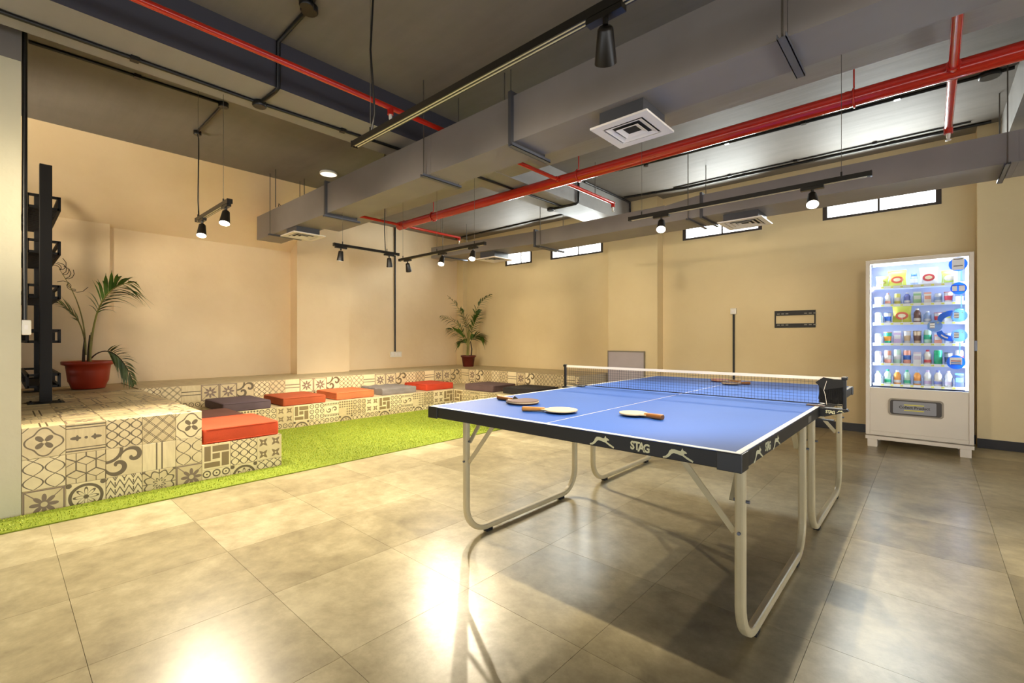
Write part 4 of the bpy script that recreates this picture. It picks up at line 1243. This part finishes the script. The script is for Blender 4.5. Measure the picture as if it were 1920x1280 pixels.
ITEM = [
 [('bag',.10,.105,'#c0d46a','#c9cf5a',-.375),('bag',.150,.150,'#c9cf5a','#d8604a',-.255),('jar',.115,.030,'#9fb6d8','#3f6fc4',-.125),('bag',.155,.140,'#e2e6ea','#cf4a52',-.015),('bag',.115,.12,'#c0d46a','#e8e4da',.135)],
 [('box',.08,.055,'#cfc3d6','#e2e6ea',0),('bottle',.12,.024,'#e8e4da','#e9a48e',1),('can',.11,.025,'#d9d36a','#e8e4da',2),('bottle',.115,.026,'#7d86c8','#e2e6ea',3),('box',.115,.060,'#8fbf8a','#d9e2d6',4),('box',.105,.055,'#e8e4da','#e9a48e',5),('can',.09,.027,'#e2e6ea','#9fb6d8',6),('cup',.10,.032,'#e8e4da','#cf4a52',7),('box',.05,.055,'#e2e6ea','#9fb6d8',8)],
 [('can',.11,.028,'#d9e2d6','#8fbf8a',0),('cup',.105,.030,'#e2e6ea','#3f6fc4',1),('bag',.165,.155,'#c9cf5a','#d8604a',-.218),('bottle',.14,.029,'#7a5a50','#e8e4da',4),('bottle',.11,.026,'#9fb6d8','#e2e6ea',5),('cup',.09,.030,'#e8e4da','#cf4a52',6),('box',.10,.058,'#e8e4da','#d9d36a',7),('cup',.12,.032,'#bfe0cc','#35b48a',8)],
 [('can',.10,.029,'#a9aeb6','#e2e6ea',0),('cup',.115,.033,'#35b48a','#e69a3c',1),('box',.125,.060,'#c9b6dc','#e2e6ea',2),('cup',.125,.031,'#e2e6ea','#d9c2a0',3),('cup',.125,.032,'#d9c2a0','#7a5a50',4),('can',.135,.030,'#bfe0cc','#35b48a',5),('box',.10,.055,'#e9a48e','#e8e4da',6),('cup',.10,.03,'#e8e4da','#9fb6d8',7),('can',.10,.028,'#e2e6ea','#bfe0cc',8)],
 [('can',.12,.028,'#a9aeb6','#cfc3d6',0),('can',.13,.029,'#e9a48e','#e8e4da',1),('can',.14,.030,'#bfe0cc','#e2e6ea',2),('can',.135,.030,'#e9a48e','#3f6fc4',3),('box',.115,.060,'#e2e6ea','#cfc3d6',4),('bottle',.14,.028,'#e8e4da','#cf4a52',5),('can',.14,.031,'#1fae7a','#35b48a',6),('cup',.115,.029,'#a9aeb6','#26324a',7),('can',.14,.029,'#e8e4da','#cf4a52',8)],
 [('bottle',.125,.029,'#d9e2d6','#8fbf8a',0),('bottle',.145,.028,'#bfe0cc','#1fae7a',1),('bottle',.14,.030,'#e69a3c','#e2e6ea',2),('bottle',.145,.027,'#bfe0cc','#35b48a',3),('bottle',.14,.030,'#e69a3c','#9fb6d8',4),('bottle',.15,.029,'#e2e6ea','#c9b6dc',5),('bottle',.15,.030,'#e8e4da','#7d86c8',6),('bottle',.15,.028,'#e2e6ea','#cfc3d6',7),('box',.13,.062,'#26324a','#3f6fc4',8)]]
KN = dict(bag='snack bag', jar='jar', box='carton', bottle='bottle', can='drink can', cup='cup')
CAT = dict(bag='snack', jar='jar', box='carton', bottle='bottle', can='can', cup='cup')
NM = dict(bag='snack_bag', jar='drink_jar', box='snack_carton', bottle='drink_bottle', can='drink_can', cup='snack_cup')
ORD = ['first','second','third','fourth','fifth','sixth','seventh','eighth','ninth']
mcache = {}
for k, row in enumerate(ITEM):
    for i, (kd, h, w, c1, c2, xi) in enumerate(row):
        x = SX[xi] if isinstance(xi, int) else xi
        y = 6.20 if kd != 'bag' else 6.185
        lab = '%s %s with %s print, %s from the left on the %s vending shelf' % (CN[c1], KN[kd], CN[c2], ORD[i], SNAME[k])
        t = thing(NM[kd], lab, CAT[kd], (x, y, SZ[k]+.0012), 'snacks and drinks in the vending machine')
        parts = bag_parts(h, w, .045, c1, c2) if kd == 'bag' else box_parts(h, w, .04, c1, c2) if kd == 'box' else FN[kd](h, w, c1, c2)
        for n_, mb, c in parts:
            o = bpy.data.objects.new(n_, mb.mesh(n_, pm(n_, c))); link(o, t)
ld = area_light('vending_interior_lamp', (-.10, 6.15, 1.875), (math.radians(-12), 0, 0),   .66, .05, 2.5, (0.78, 0.88, 1.0))
for x, ry in ((GX0+.022, -90), (GX1-.026, 90)):
    area_light('vending_interior_lamp', (x, 6.14, 1.25), (0, math.radians(ry), 0), 1.2, .04, 7.0, (0.70, 0.82, 1.0))

# ================================================================== THINGS ON THE WALLS
tvb = thing('tv_bracket', 'black rectangular TV wall bracket without a screen on the back wall', 'bracket', (-1.31, YB, 1.37))
def wy(n, x0, z0, x1, z1, m_, parent, d=.02, y=YB, bev=.002): return MB().box(x0, y-d, z0, x1, y-.0005, z1).build(n, m_, parent, bev)
bx0, bx1, bz0, bz1 = -1.545, -1.082, 1.262, 1.485
for (z0, z1, zs) in ((bz1-.062, bz1, bz1-.040), (bz0, bz0+.055, bz0+.036)):
    rl = wy('rail', bx0, z0, bx1, z1, M['black'], tvb, .018)
    for i in range(8):
        x = bx0 + .03 + .05*i + (.06 if i > 3 else 0)
        if i in (3, 4): continue
        MB().box(x, YB-.0195, zs-.006, x+.032, YB-.0175, zs+.006).build('slot', mat('slot_grey', '#8d8a7c', .5) if 'slotm' not in M else M['slotm'], rl)
wy('upright', bx0, bz0+.05, bx0+.014, bz1-.058, M['black'], tvb, .016); wy('upright', bx1-.014, bz0+.05, bx1, bz1-.058, M['black'], tvb, .016)
sw = thing('wall_switch_box', 'small white switch box above a black conduit on the back wall', 'switch', (-2.06, YB, 1.50))
wy('box', -2.095, 1.463, -2.02, 1.545, M['white_plastic'], sw, .04); wy('rocker', -2.072, 1.485, -2.043, 1.522, M['diffuser'], sw, .045)
cd = MB().box(-2.070, YB-.022, .10, -2.045, YB-.0005, 1.461); o = cd.build('conduit', M['conduit']); tag(o, 'black vertical conduit under the switch box, beside the TV bracket', 'conduit')
wbd = thing('whiteboard', 'small grey whiteboard leaning low on the back wall pier behind the net', 'whiteboard', (-3.66, 6.74, .56))
wbm = MB().box(-3.93, 6.712, .20, -3.30, 6.728, .915).build('panel', mat('whiteboard_face', '#b9b0b4', .3, noise=.12, nscale=3), wbd)
fr = MB(); fr.box(-3.94, 6.708, .905, -3.29, 6.732, .925); fr.box(-3.94, 6.708, .19, -3.29, 6.732, .21); fr.box(-3.94, 6.708, .21, -3.925, 6.732, .905); fr.box(-3.305, 6.708, .21, -3.29, 6.732, .905)
fr.build('frame', mat('whiteboard_frame', '#8c867c', .4, metal=.4), wbd)
# socket on the left wall with its conduit from the ceiling
so = thing('wall_socket', 'white socket plate low on the left wall above the bench', 'socket', (XL, 5.22, .80))
MB().box(XL+.0005, 5.10, .765, XL+.035, 5.35, .870).build('plate', M['white_plastic'], so, .003)
for y in (5.145, 5.225, 5.30): MB().box(XL+.0355, y-.025, .79, XL+.038, y+.025, .845).build('outlet', M['diffuser'], so)
o = MB().tube([(XL+.016, 5.21, .872), (XL+.016, 5.21, ZC-.002)], .0155, 10).build('conduit', M['conduit']); tag(o, 'black vertical conduit down the left wall to the socket', 'conduit')
# switch on the near wall, conduit at its corner
ns = thing('wall_switch_box', 'cream switch box on the corner of the near left wall', 'switch', (-4.24, .12, 1.18))
MB().box(-4.29, .1005, 1.138, -4.222, .142, 1.232).build('box', M['white_plastic'], ns, .006)
MB().box(-4.2215, .112, 1.172, -4.2195, .128, 1.20).build('rocker', M['diffuser'], ns)
o = MB().tube([(-4.246, .114, 1.234), (-4.246, .114, 2.2), (-4.246, .114, ZC-.002)], .0125, 10).build('conduit', M['conduit']); tag(o, 'black vertical conduit up the corner of the near left wall', 'conduit')

# ================================================================== CEILING CONDUITS
def conduit(label, pts, r=.0125, boxes=(), name='conduit', saddles=True):
    p0 = pts[0]
    t = thing(name, label, 'conduit', p0)
    MB().tube(pts, r, 8).build('pipe', M['conduit'], t)
    for (p, rad) in boxes: MB().lathe([(rad*.9,-.045),(rad,-.04),(rad,-.006),(rad*.6,0)], p, 16).build('junction_box', M['conduit'], t)
    if saddles:
        for a, b in zip(pts[:-1], pts[1:]):
            L = (Vector(b)-Vector(a)).length; n = int(L/.9)
            for i in range(1, n+1):
                p = Vector(a).lerp(Vector(b), i/(n+1)); MB().cbox((p.x, p.y, p.z), (.045,.045,.030) if abs(b[2]-a[2]) < .3 else (.03,.04,.03)).build('saddle', M['conduit'], t)
    return t
zb_ = 2.955 - .013; zs_ = ZC - .013
conduit('black conduit along the underside of the long beam on the left', [(-3.865, -3.2, zb_), (-3.865, 1.36, zb_), (-3.80, 2.7, zb_), (-3.78, 5.2, zb_)], .0135, [((-3.865, 1.36, 2.956), .05)])
conduit('black conduit on the left ceiling bay running to the spotlight cable', [(-4.90, .15, zs_), (-4.86, 1.40, zs_), (-5.70, 1.405, zs_)], .013, [((-4.86, 1.40, ZC), .042), ((-5.72, 1.405, ZC), .036)])
conduit('black conduit crossing from the ceiling down over the dark beam side', [(-2.6, 1.30, zs_), (-3.02, 1.37, zs_), (-3.542, 1.376, zs_), (-3.545, 1.376, 2.95), (-3.60, 1.374, zb_), (-3.82, 1.365, zb_)], .015, [((-3.03, 1.37, ZC), .055), ((-2.98, 1.33, ZC-.01), .045)], saddles=False)
conduit('black conduit along the ceiling near the back wall clerestory windows', [(-3.50, 6.45, zs_), (-2.6, 6.62, zs_), (.45, 6.66, zs_)], .016)
conduit('second thinner black conduit beside the clerestory ceiling conduit', [(-2.75, 6.52, zs_+.004), (.30, 6.54, zs_+.004)], .008)
conduit('black conduit along the ceiling above the thick red pipe with cable loop', [(-3.515, 5.30, zs_), (-2.4, 5.40, zs_), (.50, 5.46, zs_)], .0135, [((.36, 5.45, ZC), .07), ((-2.62, 5.385, ZC), .03)])
conduit('black conduit dropping down the far side of the long beam', [(-3.535, 5.26, zs_), (-3.535, 5.26, 2.97), (-3.56, 5.24, zb_), (-3.95, 5.22, zb_)], .018, [((-3.96, 5.2, 2.956), .05)], saddles=False)
conduit('black conduit on the far left ceiling bay running beside the duct', [(-7.6, 6.62, zs_), (-4.55, 6.60, zs_), (-4.1, 6.45, zs_)], .016)
conduit('short black conduit on the left ceiling bay beyond the cross beam', [(-6.1, 5.32, zs_), (-4.6, 5.32, zs_), (-4.06, 5.1, zs_)], .012)
conduit('thin black conduit along the side of the long beam at the ceiling corner', [(-3.54, 5.42, ZC-.02), (-3.54, 6.72, ZC-.02), (-3.54, 6.72, 3.10)], .013, saddles=False)
tb = thing('tube_batten', 'old grey tube-light batten under the ceiling beside the long beam', 'lamp', (-4.25, 4.9, ZC))
MB().box(-4.285, 4.40, ZC-.05, -4.225, 5.55, ZC-.003).build('housing', mat('batten_grey', '#5a5650', .5), tb, .004)
MB().tube([(-4.255, 4.46, ZC-.066), (-4.255, 5.49, ZC-.066)], .014, 10).build('tube', mat('dead_tube_glass', '#7c7972', .2), tb)
dl = thing('ceiling_disc_lamp', 'round white disc lamp on the left ceiling above the long duct', 'lamp', (-5.865, 2.907, ZC))
MB().lathe([(.105,-.002),(.11,-.012),(.11,-.026),(.100,-.030)], (-5.865, 2.907, ZC), 30).build('rim', M['white_plastic'], dl)
MB().lathe([(.0001,-.040),(.06,-.037),(.100,-.030)], (-5.865, 2.907, ZC), 30).build('diffuser', emit_mat('disc_lamp_glow', (1.0, .95, .86, 1), .75), dl)

# ================================================================== AIR DUCTS
def channel(parent, x, ya, yb, z, w=.04, h=.022, m_='channel'):
    mb = MB(); mb.box(x-w/2, ya, z-h, x+w/2, yb, z-h+.004); mb.box(x-w/2, ya, z-h, x-w/2+.004, yb, z); mb.box(x+w/2-.004, ya, z-h, x+w/2, yb, z)
    return mb.build('hanger_channel', M[m_], parent)
def rod(parent, x, y, z0, z1, r=.005): return MB().tube([(x,y,z0),(x,y,z1)], r, 6).build('hanger_rod', M['wire'], parent)
def diffuser(parent, cx, cy, z, s, zt, neck=.30):
    nk = MB(); n = neck/2
    nk.box(cx-n, cy-n, z+.012, cx+n, cy+n, zt)
    d = nk.build('diffuser_neck', M['duct_dark'], parent)
    fr = MB(); a, b = s/2, s/2-.055
    fr.box(cx-a, cy-a, z, cx+a, cy-b, z+.012); fr.box(cx-a, cy+b, z, cx+a, cy+a, z+.012); fr.box(cx-a, cy-b, z, cx-b, cy+b, z+.012); fr.box(cx+b, cy-b, z, cx+a, cy+b, z+.012)
    fr.build('diffuser_frame', M['diffuser'], d)
    MB().box(cx-b, cy-b, z+.011, cx+b, cy+b, z+.0118).build('diffuser_throat', M['dark_slot'], d)
    k = b - .012
    while k > .03:
        g = .030
        mb = MB()
        for (sx, sy) in ((0,-1),(0,1),(-1,0),(1,0)):
            if sy: vs = [(cx-k, cy+sy*k, z-.001), (cx+k, cy+sy*k, z-.001), (cx+k-g, cy+sy*(k-g), z+.009), (cx-k+g, cy+sy*(k-g), z+.009)]
            else: vs = [(cx+sx*k, cy-k, z-.001), (cx+sx*k, cy+k, z-.001), (cx+sx*(k-g), cy+k-g, z+.009), (cx+sx*(k-g), cy-k+g, z+.009)]
            vs += [(p[0], p[1], p[2]+.0015) for p in vs]
            mb.add(vs, [(0,1,2,3),(7,6,5,4),(0,4,5,1),(1,5,6,2),(2,6,7,3),(3,7,4,0)])
        mb.build('diffuser_vane', M['diffuser'], d); k -= .047
    return d
d1 = thing('air_duct', 'long dark grey air duct nearest the camera with a square white diffuser', 'duct', (-1.5, 2.6, 2.66))
Y0, Y1, Z0, Z1 = 2.44, 2.77, 2.505, 2.83
cuts = [-7.03, -4.96, -3.12, -2.20, -.49, 1.2, XR]
for a, b in zip(cuts[:-1], cuts[1:]): MB().box(a+.001, Y0, Z0, b-.001, Y1, Z1).build('duct_section', M['duct'], d1)
for x in (-4.96, -2.20, 1.2):
    mb = MB(); e = .028; w = .014
    mb.box(x-w, Y0-e, Z0-e, x+w, Y0, Z1+e); mb.box(x-w, Y1, Z0-e, x+w, Y1+e, Z1+e); mb.box(x-w, Y0, Z0-e, x+w, Y1, Z0); mb.box(x-w, Y0, Z1, x+w, Y1, Z1+e)
    mb.build('flange', M['duct_dark'], d1)
for x in (-6.48, -4.93, -3.18, -2.17, -.505):
    channel(d1, x, Y0-.05, Y1+.05, Z0-(.029 if x in (-4.93, -2.17) else .001))
    if x not in (-4.93, -2.17):
        for y in (Y0-.03, Y1+.03): rod(d1, x, y, Z0-.02, ZC-.002 if y < 3.2 else 2.958)
for x, y in ((-6.27, 2.40), (-6.34, 2.80)): rod(d1, x, y, Z1-.02, ZC-.002, .006)
diffuser(d1, -1.375, 2.637, 2.40, .375, Z0+.002, .29)
diffuser(d1, -5.92, 2.60, 2.415, .40, Z0+.002, .29)
for x in (-2.6, -2.53): rod(d1, x, 2.79, Z1-.02, ZC-.002, .005)
wr = MB()
for k in range(5):
    a = k*1.3; wr.tube([(-6.75+.10*k, 2.50, Z1+.003), (-6.72+.10*k, 2.52+.03*math.sin(a), Z1+.05+.03*math.sin(a*2)), (-6.64+.10*k, 2.51, Z1+.012)], .005, 5)
wr.build('loose_cable', M['conduit'], d1)

d2 = thing('air_duct', 'dark grey air duct farther back, hanging in front of the clerestory windows', 'duct', (-1.5, 5.68, 2.63))
Y0, Y1, Z0, Z1 = 5.42, 5.93, 2.522, 2.715
mb = MB(); vs = []
for x, za, zb2 in ((-6.96, 2.63, 2.83), (-4.42, 2.555, 2.745)): vs += [(x,Y0+.03,za),(x,Y1,za),(x,Y1,zb2),(x,Y0+.03,zb2)]
mb.add(vs, [(0,1,2,3),(7,6,5,4),(0,4,5,1),(1,5,6,2),(2,6,7,3),(3,7,4,0)]); mb.build('duct_section', M['duct'], d2)
MB().box(-4.419, Y0, Z0, -2.40, Y1, Z1+.02).build('duct_section', M['duct'], d2)
mb = MB(); vs = []
for x, zb2 in ((-2.399, Z1+.01), (-2.02, Z1+.055)): vs += [(x,Y0,Z0),(x,Y1,Z0),(x,Y1,zb2),(x,Y0,zb2)]
mb.add(vs, [(0,1,2,3),(7,6,5,4),(0,4,5,1),(1,5,6,2),(2,6,7,3),(3,7,4,0)]); mb.build('duct_section', M['duct'], d2)
MB().box(-2.019, Y0, Z0, .52, Y1, Z1+.055).build('duct_section', M['duct'], d2)
MB().box(.521, Y0, Z0, XR, Y1, Z1+.055).build('duct_section', M['duct'], d2)
for x in (-4.42, -1.955):
    mb = MB(); e = .025; w = .014; zt2 = Z1 + (.055 if x > -3 else .022)
    mb.box(x-w, Y0-e, Z0-e, x+w, Y0, zt2+e); mb.box(x-w, Y1, Z0-e, x+w, Y1+e, zt2+e); mb.box(x-w, Y0, Z0-e, x+w, Y1, Z0); mb.box(x-w, Y0, zt2, x+w, Y1, zt2+e)
    mb.build('flange', M['duct_dark'], d2)
for x in (-6.55, -4.30, -2.10, .455):
    zz = Z0 + (.095 if x < -6 else 0)
    channel(d2, x, Y0-.05, Y1+.06, zz-(.026 if x == -4.30 else .001), .035)
    for y in (Y0-.03, Y1+.04): rod(d2, x, y, zz-.02, ZC-.002)
diffuser(d2, -1.57, 5.70, 2.425, .46, Z0+.002, .36)
diffuser(d2, -5.55, 5.70, 2.47, .46, 2.595, .34)

# ================================================================== RED SPRINKLER PIPE
rp = thing('sprinkler_pipe', 'thick red sprinkler pipe across the ceiling with thin red branch lines', 'pipe', (-1.5, 4.23, 2.89))
PYc, PZc = 4.23, 2.888
MB().tube([(-6.17, PYc, PZc), (XR, PYc, PZc)], .058, 20).build('main_pipe', M['red'], rp)
MB().tube([(-6.20, PYc, PZc), (-6.05, PYc, PZc)], .066, 20).build('end_coupling', M['red'], rp)
MB().tube([(-.47, PYc, PZc), (-.445, PYc, PZc)], .0605, 20).build('pipe_joint', M['red'], rp)
def branch(x, y0, y1, heads, r=.021):
    b = MB().tube([(x, y0, PZc), (x, y1, PZc)], r, 12).build('branch_pipe', M['red'], rp)
    MB().tube([(x, PYc-.09, PZc), (x, PYc+.09, PZc)], r*1.45, 12).build('tee_fitting', M['red'], b)
    for y in heads:
        MB().tube([(x, y, PZc+.0), (x, y, PZc-.055)], r*1.15, 10).build('drop_fitting', M['red'], b)
        MB().lathe([(.006,-.115),(.019,-.110),(.019,-.107),(.008,-.100),(.013,-.085),(.014,-.055)], (x, y, PZc), 10).build('sprinkler_head', M['white_plastic'], b)
branch(-6.12, 3.50, 5.42, (5.40,))
branch(-3.08, YF, 5.40, (2.02, 5.38, -1.0))
branch(.11, YF, 5.36, (5.34,), .027)
for x in (-5.35, -2.84, -.42, 2.0):
    ck = MB().tube([(x, PYc+.066*math.sin(a), PZc+.066*math.cos(a)) for a in [2*PI*i/20 for i in range(21)]], .007, 6, cap=False).build('pipe_clamp', M['red'], rp)
    MB().tube([(x, PYc, PZc+.066), (x, PYc, ZC-.002)], .006, 6).build('clamp_rod', M['red'], ck)
for x, y in ((-6.12, 5.0), (-3.08, 4.95), (.11, 4.75)):
    MB().tube([(x, y, PZc+.02), (x, y, ZC-.002)], .005, 6).build('hanger_rod', M['wire'], rp)

# ================================================================== TRACK LIGHTS
def track(name, label, axis, fixed, a, b, z, lamps, wires, grp='hanging black track lights', cable=None, angle=112):
    """lamps: (position along the axis, aim point, watts)"""
    def W_(s, o=0.0): return (s, fixed+o, z) if axis == 'x' else (fixed+o, s, z)
    mid = W_((a+b)/2)
    t = thing('track_light', label, 'track light', mid, grp)
    p, q = W_(a), W_(b); w = .034; h = .020
    rl = MB()
    if axis == 'x':
        rl.box(a, fixed-w/2, z-h*.0, b, fixed+w/2, z+h); rl.box(a, fixed-w/2, z-h*.5, b, fixed-w/2+.005, z); rl.box(a, fixed+w/2-.005, z-h*.5, b, fixed+w/2, z); rl.box(a, fixed-.003, z-h*.5, b, fixed+.003, z)
    else:
        rl.box(fixed-w/2, a, z, fixed+w/2, b, z+h); rl.box(fixed-w/2, a, z-h*.5, fixed-w/2+.005, b, z); rl.box(fixed+w/2-.005, a, z-h*.5, fixed+w/2, b, z); rl.box(fixed-.003, a, z-h*.5, fixed+.003, b, z)
    R_ = rl.build('rail', M['rail'], t)
    for o in (-.008, .008):
        c0, c1 = W_(a+.02, o), W_(b-.02, o)
        MB().bar((c0[0],c0[1],z-.008), (c1[0],c1[1],z-.008), .006, .005).build('conductor', M['copper'], R_)
    for e in (a, b):
        c = W_(e); MB().cbox((c[0], c[1], z+.004), (.010 if axis == 'x' else .037, .037 if axis == 'x' else .010, .034)).build('end_cap', M['rail'], R_)
    for s, zt in wires:
        c = W_(s); MB().tube([(c[0], c[1], z+h), (c[0], c[1], zt)], .0016, 5).build('suspension_wire', M['wire'], t)
        MB().tube([(c[0], c[1], z+h), (c[0], c[1], z+h+.03)], .006, 6).build('wire_gripper', M['rail'], t)
    if cable:
        MB().tube(cable, .0055, 7).build('power_cable', M['conduit'], t)
    for s, aim, pw in lamps:
        c = Vector(W_(s)); c.z = z
        ad = MB(); L = .13
        if axis == 'x': ad.box(c.x-L/2, c.y-.015, z-.030, c.x+L/2, c.y+.015, z-.0105)
        else: ad.box(c.x-.015, c.y-L/2, z-.030, c.x+.015, c.y+L/2, z-.0105)
        piv = Vector((c.x, c.y, z-.062))
        d = (Vector(aim) - piv).normalized()
        # head: truncated cone along the aim direction
        z_ = -d; x_ = z_.orthogonal().normalized(); y_ = z_.cross(x_)
        F = frame_matrix(piv, x_, y_, z_)
        hl = .10
        hd = MB().lathe([(.0365,-hl),(.036,-hl+.004),(.025,.0),(.020,.006),(.0001,.006)], (0,0,0), 24).xf(F).build('lamp_head', M['lamp_black'], t)
        # hollow mouth: inner wall and lens
        MB().lathe([(.030,-hl+.012),(.0345,-hl-.0005)], (0,0,0), 24).xf(F).build('reflector', M['lamp_rim'], hd)
        MB().lathe([(.0001,-hl+.0005),(.031,-hl-.0004)][::-1], (0,0,0), 20).xf(F).build('lens', M['lamp_on'], hd)
        ad.build('adaptor', M['rail'], hd)
        MB().tube([(c.x, c.y, z-.030), (piv.x, piv.y, piv.z+.012)], .009, 8).build('swivel_stem', M['rail'], hd)
        tip = piv + d*(hl+.012)
        sl = spot(tip, aim, pw, angle)
        wm = sl.matrix_basis.copy(); sl.parent = hd
        sl.matrix_local = Matrix.Translation(-Vector(ORG[hd.name])) @ wm
    return t
track('t1', 'black track light nearest the camera with one downward cone lamp, hung from the dark ceiling', 'x', 1.29, -2.31, .75, 2.155,
      [(-.765, (-1.62, 2.75, .75), 25)], [(-2.15, ZC-.002), (-.4, ZC-.002), (.6, ZC-.002)], cable=[(-2.13, 1.285, 2.18), (-2.10, 1.285, 2.26), (-2.14, 1.285, 2.6), (-2.11, 1.285, 2.9), (-2.12, 1.285, ZC-.002)])
track('t2', 'short black track light with two glaring lamps above the platform by the left wall', 'x', 1.14, -4.64, -3.82, 2.12,
      [(-3.90, (-3.2, .7, 0), 33), (-4.50, (-3.7, .8, 0), 30)], [(-4.62, ZC-.002), (-3.96, ZC-.002)], angle=92,
      cable=[(-4.60, 1.14, 2.145), (-4.66, 1.15, 2.3), (-4.85, 1.2, 2.75), (-5.25, 1.3, 3.05), (-5.60, 1.38, 3.2), (-5.71, 1.405, 3.26)])
track('t3', 'short black track light with two cone lamps aimed down at the bench cushions', 'y', -4.80, 2.44, 3.26, 2.135,
      [(2.52, (-5.3, 2.6, 0), 26), (3.13, (-5.3, 3.6, 0), 26)], [(2.54, 2.504), (3.10, ZC-.002)], cable=[(-4.8, 3.08, 2.15), (-4.805, 3.07, 2.4), (-4.79, 3.07, 2.8), (-4.8, 3.07, ZC-.002)])
track('t4', 'black track light with three lamps hanging at the far duct end', 'x', 3.45, -5.05, -3.50, 2.12,
      [(-4.88, (-5.6, 4.4, 0), 18), (-4.20, (-3.5, 2.4, 0), 30), (-3.68, (-3.0, 2.4, 0), 24)], [(-4.98, 2.958), (-4.3, 2.958), (-3.66, 2.953)])
track('t5', 'black track light with two glaring lamps above the far half of the table', 'x', 3.58, -1.89, -.27, 2.12,
      [(-1.61, (-1.15, 2.4, .5), 13), (-.577, (-.35, 2.4, .5), 13)], [(-1.78, 2.958), (-.42, 2.958)])
